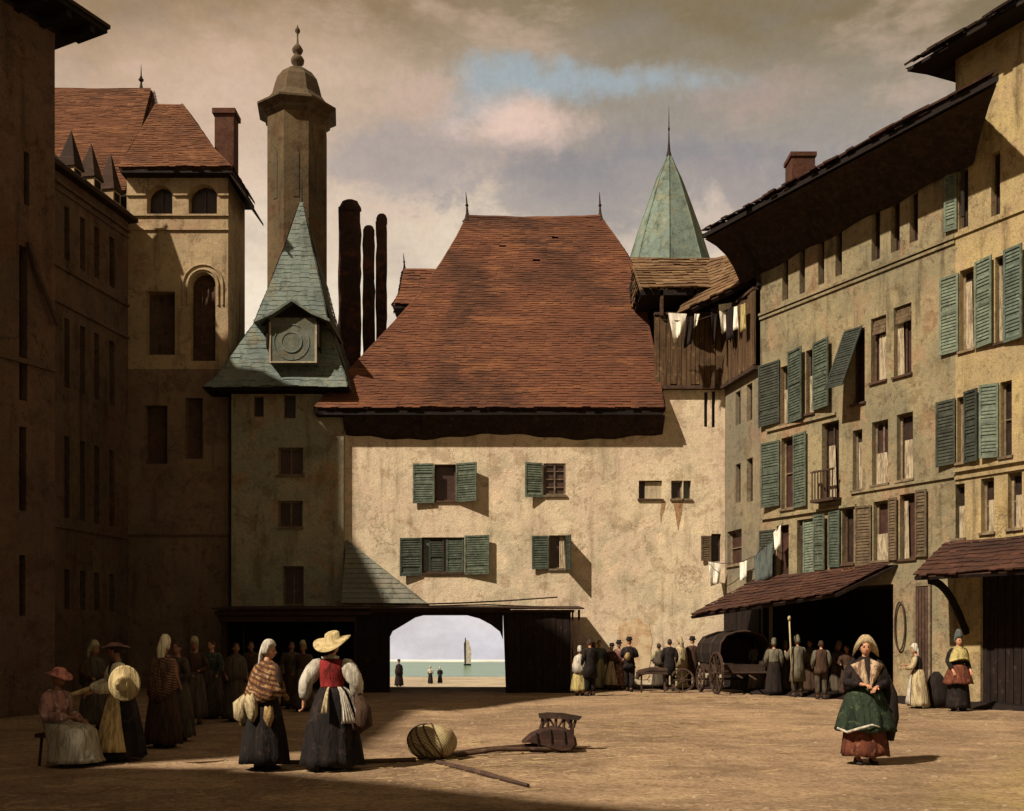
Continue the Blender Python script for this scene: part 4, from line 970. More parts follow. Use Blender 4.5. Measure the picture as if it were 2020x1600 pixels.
mb = MB(); mb.box(Rr - .05, Rr, 30.75, 33.2, 0, ZS); mb.box(s(690), s(696), 30.8, 33.0, 0, ZS); mb.box(L0, L0 + .06, 30.7, 33.0, 0, ZS); mb.box(L0 + .1, -4.4, 33.0, 33.06, 0, ZS); mb.box(-.02, Rr - .1, 33.2, 33.27, 0, ZS)
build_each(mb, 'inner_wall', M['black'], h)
mb = MB(); mb.tube([at(820, 1192, 30.9), at(900, 1190, 30.9), at(1000, 1185, 30.9), at(1100, 1178, 30.9)], .025, 6); mb.tube([at(730, 1198, 30.8), at(960, 1193, 30.8), at(1120, 1199, 30.8)], .022, 6)
for o_ in build_each(mb, 'pole', M['framed']): prop(o_, 'thin dark pole tilting up to the right on top of the timber lean-to' if max(v.co.z for v in o_.data.vertices) > 2.88 else 'thin dark pole lying level on top of the timber lean-to', 'pole', 'poles on the lean-to roof')
# ------------------------------------------------------------------ people
M['skin'] = plain('skin', (.42, .21, .12), (.34, .16, .09), 30, .6, .3)
M['skindark'] = plain('tanned_skin', (.24, .11, .065), (.18, .08, .05), 30, .6, .3)
M['eye'] = plain('eye_dark', (.02, .012, .01)); M['lip'] = plain('lip_red', (.30, .06, .05)); M['hair'] = plain('brown_hair', (.045, .025, .015), (.02, .012, .008), 30)
M['shoe'] = plain('black_shoe', (.02, .014, .012))
CL = {}
def K(n, c, dark=None, st=0, light=None):
    if n not in CL: CL[n] = cloth(n + '_cloth', c, dark, st, 1., light)
    return CL[n]
K('white', (.46, .42, .35), (.20, .17, .13)); K('cream', (.38, .31, .18), (.15, .10, .055)); K('black', (.014, .010, .009), (.006, .005, .005), 0, (.03, .02, .017)); K('brown', (.055, .03, .018), (.018, .011, .008))
K('red', (.19, .018, .017), (.05, .007, .007)); K('rust', (.11, .034, .018), (.03, .011, .008), 0, (.18, .07, .035)); K('green', (.020, .030, .018), (.006, .009, .006), 0, (.05, .07, .035)); K('bonnet', (.36, .27, .16), (.2, .14, .08))
K('straw', (.42, .33, .17), (.22, .16, .07)); K('shawl', (.22, .105, .042), (.038, .016, .010), 5.5, (.38, .25, .13)); K('grey', (.14, .12, .085), (.05, .04, .03)); K('mauve', (.17, .08, .066), (.06, .03, .026), 0, (.30, .22, .18))
K('olive', (.30, .27, .15), (.12, .10, .05)); K('pink', (.34, .12, .085), (.13, .042, .032)); K('ochre', (.30, .20, .085), (.11, .07, .03)); K('yellow', (.36, .30, .12), (.16, .11, .045)); K('darkgreen', (.04, .055, .04), (.012, .017, .013), 0, (.11, .13, .10))
K('palegrey', (.36, .32, .24), (.16, .14, .10)); K('palesleeve', (.70, .64, .46), (.36, .32, .20)); K('palemauve', (.34, .18, .15), (.13, .07, .06), 0, (.6, .5, .45)); K('palepink', (.52, .22, .17), (.2, .07, .055)); K('paleochre', (.56, .42, .19), (.24, .16, .07))
K('linen', (.78, .73, .62), (.45, .40, .32))
K('print', (.38, .27, .17), (.06, .025, .02), 0, (.055, .025, .018)); K('striped', (.22, .12, .075), (.035, .02, .014), 9); K('dusk', (.07, .055, .038), (.028, .02, .015)); K('cape', (.018, .012, .010), (.008, .006, .005)); K('duskshirt', (.13, .115, .08), (.05, .042, .03)); K('bluegrey', (.085, .10, .09), (.035, .04, .038))

def limb_body(name, parent, J, mat=('skin',), fing=True, det=1):
    """one continuous body: skeleton edges with radii grown by a Skin modifier, head joined in"""
    V, E, Rr_ = [], [], []
    def v(p, r): V.append(tuple(p)); Rr_.append(r); return len(V) - 1
    def e(a, b_): E.append((a, b_))
    pel = v(J['pelvis'], .12); wa = v(J['waist'], .10); ch = v(J['chest'], .125); nb = v(J['neck'], .06); nk = v(J['neck2'], .048)
    e(pel, wa); e(wa, ch); e(ch, nb); e(nb, nk); e(nk, v(Vector(J['neck2']) + Vector((0, 0, .07)), .045))
    for sd_ in (-1, 1):
        sh = v(J['sh%d' % sd_], .06); e(ch, sh); el = v(J['el%d' % sd_], .038); e(sh, el); W0 = Vector(J['wr%d' % sd_]); wr = v(W0, .026); e(el, wr)
        d = (W0 - Vector(J['el%d' % sd_])).normalized()
        lat = d.cross(Vector((0, 0, 1)));  lat = lat.normalized() if lat.length > .2 else Vector((0, 1, 0))
        nrm = lat.cross(d).normalized(); pm = W0 + d * .05; pa = v(pm, (.034, .018)); e(wr, pa)
        if fing:
            for k, (o_, ln) in enumerate(((-.028, .062), (-.010, .074), (.009, .070), (.027, .052))):
                b0 = pm + d * .035 + lat * o_; f0 = v(b0, .0095); e(pa, f0)
                m_ = b0 + d * ln * .5 - nrm * .010; f1 = v(m_, .0088); e(f0, f1)
                f2 = v(m_ + d * ln * .3 - nrm * (.028 + .004 * k), .0072); e(f1, f2)
            t0 = v(W0 + d * .028 - lat * .034, .011); e(pa, t0); t1 = v(W0 + d * .062 - lat * .056 - nrm * .012, .009); e(t0, t1)
        hp = v(J['hip%d' % sd_], .095); e(pel, hp); kn = v(J['kn%d' % sd_], .062); e(hp, kn); an = v(J['an%d' % sd_], .042); e(kn, an)
        to = v(Vector(J['an%d' % sd_]) + Vector(J['toe']) , .034); e(an, to)
    me = bpy.data.meshes.new('tmp'); me.from_pydata(V, E, []); o = bpy.data.objects.new('tmp', me); col.objects.link(o)
    o.modifiers.new('Skin', 'SKIN')
    sv = me.skin_vertices[0].data if me.skin_vertices else None
    if sv:
        for k, r in enumerate(Rr_): sv[k].radius = r if isinstance(r, tuple) else (r, r); sv[k].use_root = (k == 0)
    ss = o.modifiers.new('Sub', 'SUBSURF'); ss.levels = det; ss.render_levels = det
    dg = bpy.context.evaluated_depsgraph_get(); dg.update(); em = bpy.data.meshes.new_from_object(o.evaluated_get(dg))
    mb = MB(); mb.add([q.co[:] for q in em.vertices], [tuple(p.vertices) for p in em.polygons], 0)
    bpy.data.objects.remove(o); bpy.data.meshes.remove(em); bpy.data.meshes.remove(me)
    hc, Rt = J['head'], J['headrot']
    def hp_(p): return hc + Rt @ Vector(p)
    n, m_ = 18, 12; rs = []
    for j in range(1, m_):
        a = math.pi * j / m_; z = -math.cos(a); rr_ = math.sin(a); ring_ = []
        for i in range(n):
            q = 2 * math.pi * i / n; x = rr_ * math.cos(q); y = rr_ * math.sin(q); k = 1 - .38 * max(0, -z) ** 1.4
            fx = x * .072 * k; fy = y * .092 * (k if y > 0 else 1 - .12 * max(0, -z)); fz = z * .115
            if y < -.6 and -.05 < z < .3: fy += .006
            ring_.append(hp_((fx, fy, fz)))
        rs.append(ring_)
    mb.rings(rs, True, 0)
    mb.add([hp_(p) for p in ((0, -.088, .022), (-.013, -.083, -.028), (.013, -.083, -.028), (0, -.113, -.024), (0, -.085, -.036))], [(0, 1, 3), (0, 3, 2), (1, 4, 3), (3, 4, 2)], 0)
    def ell(c_, r, mi, n=8, m_=5):
        rs = []
        for j in range(1, m_):
            a = math.pi * j / m_
            rs.append([hp_((c_[0] + r[0] * math.sin(a) * math.cos(2 * math.pi * i / n), c_[1] + r[1] * math.sin(a) * math.sin(2 * math.pi * i / n), c_[2] - r[2] * math.cos(a))) for i in range(n)])
        mb.rings(rs, True, mi)
    for sx_ in (-1, 1):
        ell((sx_ * .028, -.079, .012), (.013, .009, .007), 1); ell((sx_ * .029, -.082, .030), (.018, .006, .003), 3)
        ell((sx_ * .072, .0, -.005), (.008, .018, .028), 0)
    ell((0, -.084, -.055), (.022, .009, .007), 2)
    mats = [M[mat[0]], M['eye'], M['lip'], M['hair']]
    return mb.build('body', mats, parent, smooth=True, local=True)

def person(px, fy, top, face, label, H0=1.64, cat='person', group=None, pose='stand', lean=0., turn=0., nod=0., arms=None, skin='skin', dress=None, man=False, fing=True, X=None, Y=None, det=1, wid=1.):
    Y = Y or 3200 / (fy - HY); X = (px - CX) * Y / F if X is None else X
    Hh = (fy - top) * Y / F if top else H0
    root = thing('person', label, cat, (X, Y, gz(X, Y) + .0), R(face), group); k = Hh / 1.70
    root.scale = (k * wid, k * wid, k)
    zs = -.44 if pose == 'sit' else 0
    def Lp(p):
        p = Vector(p); t_ = max(0, p.z - .95); return Vector((p.x, p.y - lean * t_, p.z + zs))
    J = dict(pelvis=Lp((0, 0, .93)), waist=Lp((0, 0, 1.06)), chest=Lp((0, 0, 1.26)), neck=Lp((0, .01, 1.42)), neck2=Lp((0, -.005, 1.47)))
    A = arms or {}
    for s_ in (-1, 1):
        J['sh%d' % s_] = Lp((.16 * s_, 0, 1.37)); a_ = A.get(s_, ((.235 * s_, .03, 1.12), (.22 * s_, -.13, .93)))
        J['el%d' % s_] = Lp(a_[0]); J['wr%d' % s_] = Lp(a_[1])
        if pose == 'sit': J['hip%d' % s_] = (.09 * s_, -.06, .47); J['kn%d' % s_] = (.11 * s_, -.44, .46); J['an%d' % s_] = (.11 * s_, -.46, .08)
        elif pose == 'stride': J['hip%d' % s_] = (.09 * s_, 0, .86); J['kn%d' % s_] = (.1 * s_, -.1 if s_ > 0 else -.04, .48); J['an%d' % s_] = (.1 * s_, -.16 if s_ > 0 else .16, .08)
        else: J['hip%d' % s_] = (.09 * s_, 0, .86); J['kn%d' % s_] = (.1 * s_, -.02, .47); J['an%d' % s_] = (.1 * s_, 0.01, .08)
    J['toe'] = (0, -.14, -.045)
    J['head'] = Lp((0, -.02, 1.585)); J['headrot'] = Matrix.Rotation(R(turn), 3, 'Z') @ Matrix.Rotation(R(nod), 3, 'X')
    limb_body('body', root, J, (skin,), fing, det)
    for s_ in (-1, 1):
        a_ = Vector(J['an%d' % s_]); mb = MB()
        mb.rings([[a_ + Vector((rx * math.cos(q), y + 0, z + rz * math.sin(q))) for q in [2 * math.pi * i / 10 for i in range(10)]] for y, rx, z, rz in ((.07, .02, -.04, .03), (.05, .045, -.035, .045), (0, .052, -.02, .06), (-.07, .05, -.04, .042), (-.15, .045, -.052, .028), (-.20, .02, -.06, .014))])
        mb.build('shoe', M['shoe'], root, True, True)
    ctx = dict(root=root, Lp=Lp, J=J, hp=lambda p: J['head'] + J['headrot'] @ Vector(p))
    for fn, kw in dress or []: fn(ctx, **kw)
    return root
def rg(Lp, z, rx, ry, cy=0, n=36, fold=0, kf=9, ph=0, zf=None):
    out = []
    for i in range(n):
        q = 2 * math.pi * i / n; f = 1 + fold * (math.sin(kf * q + ph) * .6 + math.sin((kf * 1.7) * q + ph * 2.1 + 1) * .4) if fold else 1
        zz = z + (zf(q) if zf else 0); out.append(Lp((rx * f * math.cos(q), cy + ry * f * math.sin(q), zz)))
    return out
def skirt(c, col_='black', w_=.34, top=1.06, hem=.07, fold=.07, name='skirt', kf=9, cy=0, sit=False, wt=.145):
    mb = MB(); ph = random.random() * 6; Lp = c['Lp']; rs = []
    if sit:
        q_ = lambda p: Vector(p)
        for z, y, rx, ry in ((.64, 0, .16, .13), (.58, -.05, .22, .22), (.56, -.2, .25, .30), (.48, -.28, .28, .34), (.28, -.33, .30, .32), (.12, -.36, .33, .34), (hem, -.38, .35, .36)):
            rs.append(rg(q_, z, rx, ry, y, 36, .05 if z < .5 else 0, kf, ph))
    else:
        for k in range(10):
            t_ = k / 9; z = top + (hem - top) * t_; r = wt + (w_ - wt) * (t_ ** .62); rs.append(rg(Lp, z, r, r * .86, cy, 40, fold * min(1, t_ * 1.6), kf, ph, (lambda q: .015 * math.sin(5 * q)) if k == 9 else None))
    mb.rings(rs, True); mb.build(name, CL[col_], c['root'], True, True)
def apron(c, col_='cream', a0=-140, a1=-40, w_=.36, top=1.07, hem=.3, name='apron', lift=0, wt=.15):
    mb = MB(); Lp = c['Lp']; rs = []; n = 16; ph = random.random() * 6
    for layer in (0, 1):
        for k in range(9):
            t_ = (k if layer == 0 else 8 - k) / 8; z = top + (hem - top) * t_; r = wt + .012 + (w_ - wt) * (t_ ** .62) - layer * .012
            row = []
            for i in range(n):
                q = R(a0 + (a1 - a0) * (i / (n - 1) - .5) * (.55 + .45 * t_) + (a1 - a0) / 2); f = 1 + .035 * t_ * math.sin(i * 1.9 + ph)
                row.append(Lp((r * f * math.cos(q), r * .88 * f * math.sin(q), z + lift * math.sin(i / (n - 1) * math.pi) * t_)))
            rs.append(row)
    mb.rings(rs, False, 0, closed=False); mb.build(name, CL[col_], c['root'], True, True)
def bodice(c, col_='red', lo=1.02, k=1., name='bodice', low=False):
    mb = MB(); Lp = c['Lp']; rs = [rg(Lp, z, rx * k, ry * k, .005, 24) for z, rx, ry in ((lo, .150, .120), (1.08, .140, .112), (1.18, .155, .128), (1.28, .170, .135), (1.35, .178, .12), (1.40, .150, .10), (1.42 if low else 1.435, .09, .075))]
    mb.rings(rs, True); mb.build(name, CL[col_], c['root'], True, True)
def sleeves(c, col_='white', puff=.085, to=1., name='sleeve'):
    J = c['J']
    for s_ in (-1, 1):
        a, b_, d = Vector(J['sh%d' % s_]), Vector(J['el%d' % s_]), Vector(J['wr%d' % s_]); e_ = b_.lerp(d, .9 * to)
        pts = [a - Vector((s_ * .03, 0, -.02)), a, a.lerp(b_, .35), a.lerp(b_, .75), b_, b_.lerp(e_, .5), b_.lerp(e_, .85), e_]
        mb = MB(); mb.tube(pts, [.05, puff * .85, puff * 1.05, puff, puff * .85, puff * .8, puff * .62, .036], 12)
        mb.v = [tuple(Vector(p) + Vector((0, 0, .006 * math.sin(90 * p[2] + 40 * p[0])))) for p in mb.v]
        mb.build(name, CL[col_], c['root'], True, True)
def shawl(c, col_='shawl', hem=.98, w_=.27, dip=.12, name='shawl', front=.02, fold=.04):
    mb = MB(); Lp = c['Lp']; ph = random.random() * 5
    rs = [rg(Lp, 1.47, .062, .06, .0, 36)]
    for z, rx, ry, d in ((1.43, .11, .09, 0), (1.385, .19, .135, 0), (1.30, .225, .165, .1), (1.2, .245, .185, .3), (1.1, w_ * .98, .2, .6), (hem, w_, .215, 1)):
        rs.append(rg(Lp, z, rx, ry, .0, 36, fold * d + .01, 11, ph + z * 9, lambda q, d=d: -dip * d * max(0, math.sin(q)) ** 2 + .1 * d * max(0, -math.sin(q)) ** 2))
    inner = [[Lp_in * 1 for Lp_in in r] for r in []]
    mb.rings(rs, True); mb.build(name, CL[col_], c['root'], True, True)
def cap(c, col_='white', wing=0., tail=0., h_=.06, name='cap'):
    hp = c['hp']; mb = MB(); n = 20; rs = []
    for j in range(7):
        t_ = j / 6; a = t_ * math.pi / 2 * 1.0
        rs.append([hp(((.088 + wing * (1 - t_) * (1 if math.sin(q) < .3 else .3)) * math.cos(a * .95) * math.cos(q), (.106) * math.cos(a * .95) * math.sin(q) + .012 + .02 * t_, .02 + (.06 if math.sin(q) < -.2 else -.06) * (1 - t_) + (.115 + h_) * math.sin(a))) for q in [2 * math.pi * i / n for i in range(n)]])
    mb.rings(rs, True)
    if tail:
        rs = [[hp((x * math.cos(q), y + .03 * math.sin(q), z)) for q in [2 * math.pi * i / 12 for i in range(12)]] for x, y, z in ((.06, .08, .06), (.085, .10, -.04), (.075, .11, -.12), (.055, .12, -.12 - tail * .6), (.03, .11, -.12 - tail))]
        mb.rings(rs, True)
    mb.build(name, CL[col_], c['root'], True, True)
def strawhat(c, col_='straw', r=.21, tilt=.12, name='straw_hat', crown=.09, warp=.03):
    hp = c['hp']; mb = MB(); n = 28; rs = []
    for rr_, z in ((.02, .10 + crown), (.06, .10 + crown), (.085, .08 + crown), (.092, .10), (.12, .085), (r * .8, .07), (r, .06), (r, .052), (r * .7, .06), (.1, .07)):
        rs.append([hp((rr_ * math.cos(q), rr_ * math.sin(q) + .01, z + tilt * rr_ * math.sin(q) + warp * (rr_ / r) ** 2 * math.sin(2 * q + 1))) for q in [2 * math.pi * i / n for i in range(n)]])
    mb.rings(rs, True); mb.build(name, CL[col_], c['root'], True, True)
def hairdo(c, bun=True, name='hair', low=False):
    hp = c['hp']; mb = MB(); n = 16
    if low:
        rs = [[hp((r * math.cos(q), .045 + r * .7 * math.sin(q), z)) for q in [2 * math.pi * i / 12 for i in range(12)]] for r, z in ((.02, -.10), (.06, -.07), (.072, -.02), (.068, .03), (.05, .05))]; mb.rings(rs, True)
        mb.build(name, M['hair'], c['root'], True, True); return
    rs = [[hp((.080 * math.cos(a) * math.cos(q), .098 * math.cos(a) * math.sin(q) + .018, (.03 if math.sin(q) < -.1 else -.03) * (1 - a / 1.57) + .122 * math.sin(a))) for q in [2 * math.pi * i / n for i in range(n)]] for a in [k * math.pi / 2 / 5 for k in range(6)]]
    mb.rings(rs, True)
    if bun:
        rs = [[hp((r * math.cos(q), .10 + r * .8 * math.sin(q), z)) for q in [2 * math.pi * i / 10 for i in range(10)]] for r, z in ((.01, -.05), (.035, -.035), (.045, 0), (.035, .035), (.01, .05))]; mb.rings(rs, True)
    mb.build(name, M['hair'], c['root'], True, True)
def coat(c, col_='black', hem=.55, w_=.22, name='coat'):
    mb = MB(); Lp = c['Lp']; ph = random.random() * 5
    rs = [rg(Lp, z, rx, ry, .01, 30, fo, 7, ph) for z, rx, ry, fo in ((1.45, .075, .07, 0), (1.41, .15, .11, 0), (1.35, .19, .135, 0), (1.2, .18, .14, .01), (1.05, .165, .135, .02), (.85, .19, .155, .03), (hem, w_, .18, .05))]
    mb.rings(rs, True); mb.build(name, CL[col_], c['root'], True, True)
def trousers(c, col_='brown', name='trouser_leg', lo=.14):
    J = c['J']
    for s_ in (-1, 1):
        a, b_, d = Vector(J['hip%d' % s_]), Vector(J['kn%d' % s_]), Vector(J['an%d' % s_]); mb = MB(); d = d + Vector((0, 0, lo - .08))
        mb.tube([a + Vector((0, 0, .08)), a, a.lerp(b_, .5), b_, b_.lerp(d, .5), d], [.10, .105, .095, .08, .078, .07], 12); mb.build(name, CL[col_], c['root'], True, True)
def lump(c, pts, rad, col_, name, n=14, wob=.10):
    mb = MB(); mb.tube([c['Lp'](p) for p in pts], rad, n)
    ce = Vector(c['Lp'](pts[len(pts) // 2]))
    mb.v = [tuple(Vector(p) + (Vector(p) - ce) * wob * math.sin(i * 2.3)) for i, p in enumerate(mb.v)]
    mb.build(name, CL[col_] if isinstance(col_, str) else col_, c['root'], True, True)
def manhat(c, col_='black', r=.14, name='hat'): strawhat(c, col_, r, .0, name, .08, .01)
def bicorne(c, col_='bonnet', name='bonnet'):
    hp = c['hp']; mb = MB(); n = 24; rs = []
    for t_ in range(8):
        a = t_ / 7; rs.append([hp(((.098 + .055 * (1 - a) ** 2 * abs(math.cos(q)) ** 2) * (1 - a ** 2.2 * .72) * math.cos(q) * 1.12, (.10 * (1 - a ** 2.2 * .8)) * math.sin(q) + .02, .055 + .13 * a ** .8 - .13 * (1 - a) ** 2 * abs(math.cos(q)) ** 3 + (.03 * (1 - a) if math.sin(q) < 0 else -.05 * (1 - a)))) for q in [2 * math.pi * i / n for i in range(n)]])
    mb.rings(rs, True); mb.build(name, CL[col_], c['root'], True, True)
def D(*a): return [(f, kw) for f, kw in a]
def d(f, **kw): return (f, kw)

# the two women in the middle
person(522, 1517, 1266, 150, 'person from behind in white headscarf and brown striped shawl with bundles at the hips', turn=-62, lean=.10, wid=1.0, fing=True,
       arms={-1: ((-.25, .0, 1.13), (-.16, -.20, 1.02)), 1: ((.25, .02, 1.12), (.16, -.2, .98))},
       dress=[d(skirt, col_='black', w_=.34, hem=.10, fold=.09), d(bodice, col_='brown'), d(sleeves, col_='brown', puff=.06), d(shawl, col_='shawl', hem=.99, w_=.30, dip=.10, fold=.08), d(cap, col_='white', tail=.22, h_=.03, name='headscarf'),
              d(lump, pts=[(.22, .10, .98), (.27, .16, .86), (.25, .18, .72), (.20, .17, .62)], rad=[.05, .10, .09, .03], col_='cream', name='bundle'),
              d(lump, pts=[(.06, .20, 1.0), (.02, .23, .88), (-.02, .25, .75), (-.03, .26, .66)], rad=[.06, .09, .07, .02], col_='cream', name='bundle'),
              d(lump, pts=[(.30, .05, .80), (.33, .08, .66), (.34, .08, .58)], rad=[.04, .06, .02], col_='ochre', name='bundle'),
              d(lump, pts=[(-.22, .16, .86), (-.24, .18, .72), (-.25, .18, .6)], rad=[.05, .07, .02], col_='ochre', name='bundle')])
person(655, 1518, 1256, 178, 'person from behind in wide straw hat, red bodice and white puffed sleeves', turn=-24, wid=1.08,
       arms={-1: ((-.30, .05, 1.12), (-.29, -.04, .93)), 1: ((.30, .05, 1.12), (.33, .02, .88))},
       dress=[d(skirt, col_='black', w_=.37, hem=.07, fold=.10, kf=11), d(bodice, col_='red', lo=1.06, low=True), d(sleeves, col_='white', puff=.10), d(hairdo, low=True), d(strawhat, r=.22, tilt=-.45, warp=.035, crown=.08),
              d(lump, pts=[(-.1, .08, 1.44), (0, .10, 1.455), (.1, .08, 1.44)], rad=[.02, .025, .02], col_='white', name='collar', wob=.02),
              d(apron, col_='white', a0=118, a1=146, w_=.37, hem=.62, name='apron_strip'), d(apron, col_='white', a0=150, a1=172, w_=.38, hem=.66, name='apron_strip'),
              d(apron, col_='cream', a0=80, a1=92, w_=.36, hem=.74, name='apron_tie'),
              d(lump, pts=[(-.30, .02, .96), (-.36, .05, .78), (-.36, .06, .60), (-.30, .06, .50)], rad=[.05, .11, .13, .05], col_='brown', name='bag')])
# woman in front, right
person(1707, 1508, 1262, -6, 'person facing the viewer in peaked straw bonnet, green apron and rust red skirt', turn=-8, wid=1.02,
       arms={-1: ((-.25, -.05, 1.12), (-.10, -.26, 1.10)), 1: ((.25, -.05, 1.12), (.08, -.27, 1.06))},
       dress=[d(skirt, col_='rust', w_=.31, hem=.13, fold=.06, kf=16), d(skirt, col_='green', w_=.385, hem=.47, fold=.13, name='gathered_apron', kf=7, wt=.17), d(bodice, col_='black'), d(sleeves, col_='black', puff=.075),
              d(bicorne), d(hairdo, bun=False),
              d(shawl, col_='cape', hem=1.02, w_=.28, dip=.15, name='cape'),
              d(lump, pts=[(.24, .02, 1.2), (.32, .04, .95), (.33, .06, .65), (.28, .08, .35)], rad=[(.08, .1), (.10, .16), (.11, .2), (.1, .18)], col_='cape', name='cloak_fold', wob=.03)])
p_ = bpy.context.scene.objects[-1] if False else None
def kerchief():
    root = [o for o in col.objects if o.get('label', '').startswith('person facing the viewer')][0]
    mb = MB(); n = 10
    for s_ in (-1, 1):
        rows = []
        for i in range(n):
            t_ = i / (n - 1); a = Vector((s_ * .03 + s_ * .01, -.115, 1.44)).lerp(Vector((0, -.235, 1.07)), t_); b_ = Vector((s_ * .21, -.10, 1.36)).lerp(Vector((s_ * .02, -.245, 1.04)), t_)
            m_ = a.lerp(b_, .5) + Vector((0, -.045 + .01 * math.sin(i * 2.0), 0))
            rows.append([a, a.lerp(m_, .5) + Vector((0, -.01, 0)), m_, m_.lerp(b_, .5), b_, b_ + Vector((0, .02, 0)), m_ + Vector((0, .03, 0)), a + Vector((0, .02, 0))])
        mb.rings(rows, True)
    mb.build('neckerchief', CL['print'], root, True, True)
    mb = MB(); mb.tube([(-.38, -.1, .50), (-.29, -.26, .46), (-.15, -.345, .52), (0, -.37, .57), (.1, -.36, .54)], [.016, .02, .018, .014, .008], 8); mb.build('apron_hem', CL['white'], root, True, True)
kerchief()
# left foreground group
st = thing('stool', 'dark wooden stool under the seated person at the left edge', 'stool', (at(112, 1505, 13.0).x, 13.0, 0))
mb = MB(); X_, Y_ = st.location.x, 13.0
mb.box(X_ - .2, X_ + .18, Y_ - .18, Y_ + .18, .36, .41); mb.build('seat', M['shed2'], st)
for a in (-.16, .12):
    for b_ in (-.14, .12): m_ = MB(); m_.tube([(X_ + a, Y_ + b_, 0), (X_ + a * .85, Y_ + b_ * .85, .36)], .02, 6); m_.build('leg', M['shed2'], st)
person(100, 1507, None, 72, 'seated person in pink brimmed hat, mauve jacket and pale grey skirt at the left edge', pose='sit', lean=.12, nod=12, Y=13.0, X=at(105, 1505, 13.0).x, turn=-8,
       arms={-1: ((-.24, -.08, 1.10), (-.12, -.36, 1.09)), 1: ((.24, -.05, 1.10), (.12, -.34, 1.05))}, skin='skindark',
       dress=[d(skirt, col_='palegrey', sit=True, name='skirt'), d(bodice, col_='palemauve', k=1.1), d(sleeves, col_='palemauve', puff=.085), d(strawhat, col_='palepink', r=.17, tilt=.1, crown=.05, warp=.02),
              d(lump, pts=[(-.05, .10, 1.43), (.08, .02, 1.44), (.12, -.12, 1.30)], rad=[.018, .02, .012], col_='white', name='neckcloth', wob=.02)])
for o in col.objects:
    if o.get('label', '').startswith('seated person in pink'):
        for ch_ in o.children:
            pass
person(238, 1500, 1268, -64, 'person in flat hat, black dress and ochre apron turned toward the seated one', lean=.10, turn=-18, skin='skindark', wid=1.05,
       arms={-1: ((-.26, -.10, 1.12), (-.22, -.40, 1.02)), 1: ((.26, -.04, 1.12), (.18, -.36, 1.0))},
       dress=[d(skirt, col_='black', w_=.38, hem=.06, fold=.08), d(apron, col_='paleochre', a0=-75, a1=5, w_=.40, hem=.16), d(bodice, col_='black'), d(sleeves, col_='palesleeve', puff=.105), d(hairdo),
              d(strawhat, col_='mauve', r=.2, tilt=.02, crown=.02, name='flat_hat', warp=.01),
              d(lump, pts=[(-.2, -.38, 1.02), (-.16, -.62, .95), (-.10, -.82, .90)], rad=[(.05, .05), (.055, .03), (.05, .02)], col_='paleochre', name='rolled_cloth', wob=.02)])
a = at(263, 1346, 12.95); mb = MB(); n = 30; rs = []
for rr_, yy in ((.012, -.11), (.06, -.11), (.088, -.085), (.095, -.03), (.1, -.02), (.19, -.005), (.205, .0), (.205, .01), (.1, .0)):
    rs.append([(a.x + rr_ * math.cos(q) * .9, 12.95 - .30 + yy + .04 * math.cos(q), a.z + rr_ * 1.1 * math.sin(q)) for q in [2 * math.pi * i / n for i in range(n)]])
mb.rings(rs, True); prop(mb.build('straw_hat', CL['straw'], None, True), 'pale round straw hat hanging behind the shoulder of the person in ochre apron', 'hat')
person(322, 1475, 1260, 165, 'tall person from behind in pale headscarf and long striped shawl behind the left group', lean=.05, skin='skindark', fing=False,
       dress=[d(skirt, col_='brown', w_=.30, fold=.06), d(bodice, col_='brown'), d(shawl, col_='striped', hem=.92, w_=.25, dip=.2), d(cap, col_='palesleeve', tail=.16, h_=.05, name='headscarf')])
person(418, 1418, 1264, -20, 'person in dark green jacket and grey skirt in the shade before the timber lintel', skin='skin', fing=False,
       dress=[d(skirt, col_='dusk', w_=.31), d(bodice, col_='darkgreen', k=1.1), d(sleeves, col_='darkgreen', puff=.075), d(hairdo)])
person(465, 1422, 1268, 30, 'person in dull brown cloak standing in the shade behind the white headscarf', skin='skindark', fing=False,
       dress=[d(skirt, col_='dusk', w_=.30), d(bodice, col_='dusk'), d(shawl, col_='dusk', hem=.85, w_=.26, name='cloak'), d(hairdo)])
person(575, 1398, 1266, 20, 'dim person in pale cap in the dark between the two women, left one', skin='skindark', fing=False, dress=[d(skirt, col_='brown', w_=.28), d(bodice, col_='dusk', k=1.1), d(sleeves, col_='dusk'), d(hairdo)])
person(598, 1402, 1268, -10, 'dim person in white cap standing in the dark beside the straw-hatted woman', skin='skindark', fing=False, dress=[d(skirt, col_='dusk', w_=.28), d(bodice, col_='brown', k=1.1), d(sleeves, col_='dusk'), d(cap, col_='olive')])
# seen through the arch, on the quay
def quay_person(px, fy, top, Y, face, label, dress, man=False):
    z = -1.4; X = (px - CX) * Y / F; r_ = person(px, fy, None, face, label, H0=(fy - top) * Y / F, X=X, Y=Y, fing=False, dress=dress, skin='skindark')
    r_.location.z = z; return r_
quay_person(787, 1354, 1302, 65, 200, 'dark cloaked person standing on the quay at the left side of the archway', [d(skirt, col_='black', w_=.30), d(bodice, col_='black'), d(shawl, col_='black', hem=.8, w_=.26, name='cloak'), d(manhat, r=.1)])
quay_person(849, 1349, 1314, 69, 170, 'small person in white blouse on the quay seen through the archway', [d(skirt, col_='black', w_=.26), d(bodice, col_='white', k=1.1), d(sleeves, col_='white'), d(cap, col_='white')])
quay_person(868, 1349, 1317, 69.5, 190, 'small person in black on the quay beside the one in white blouse', [d(skirt, col_='black', w_=.26), d(bodice, col_='black', k=1.1), d(sleeves, col_='black'), d(cap, col_='white')])
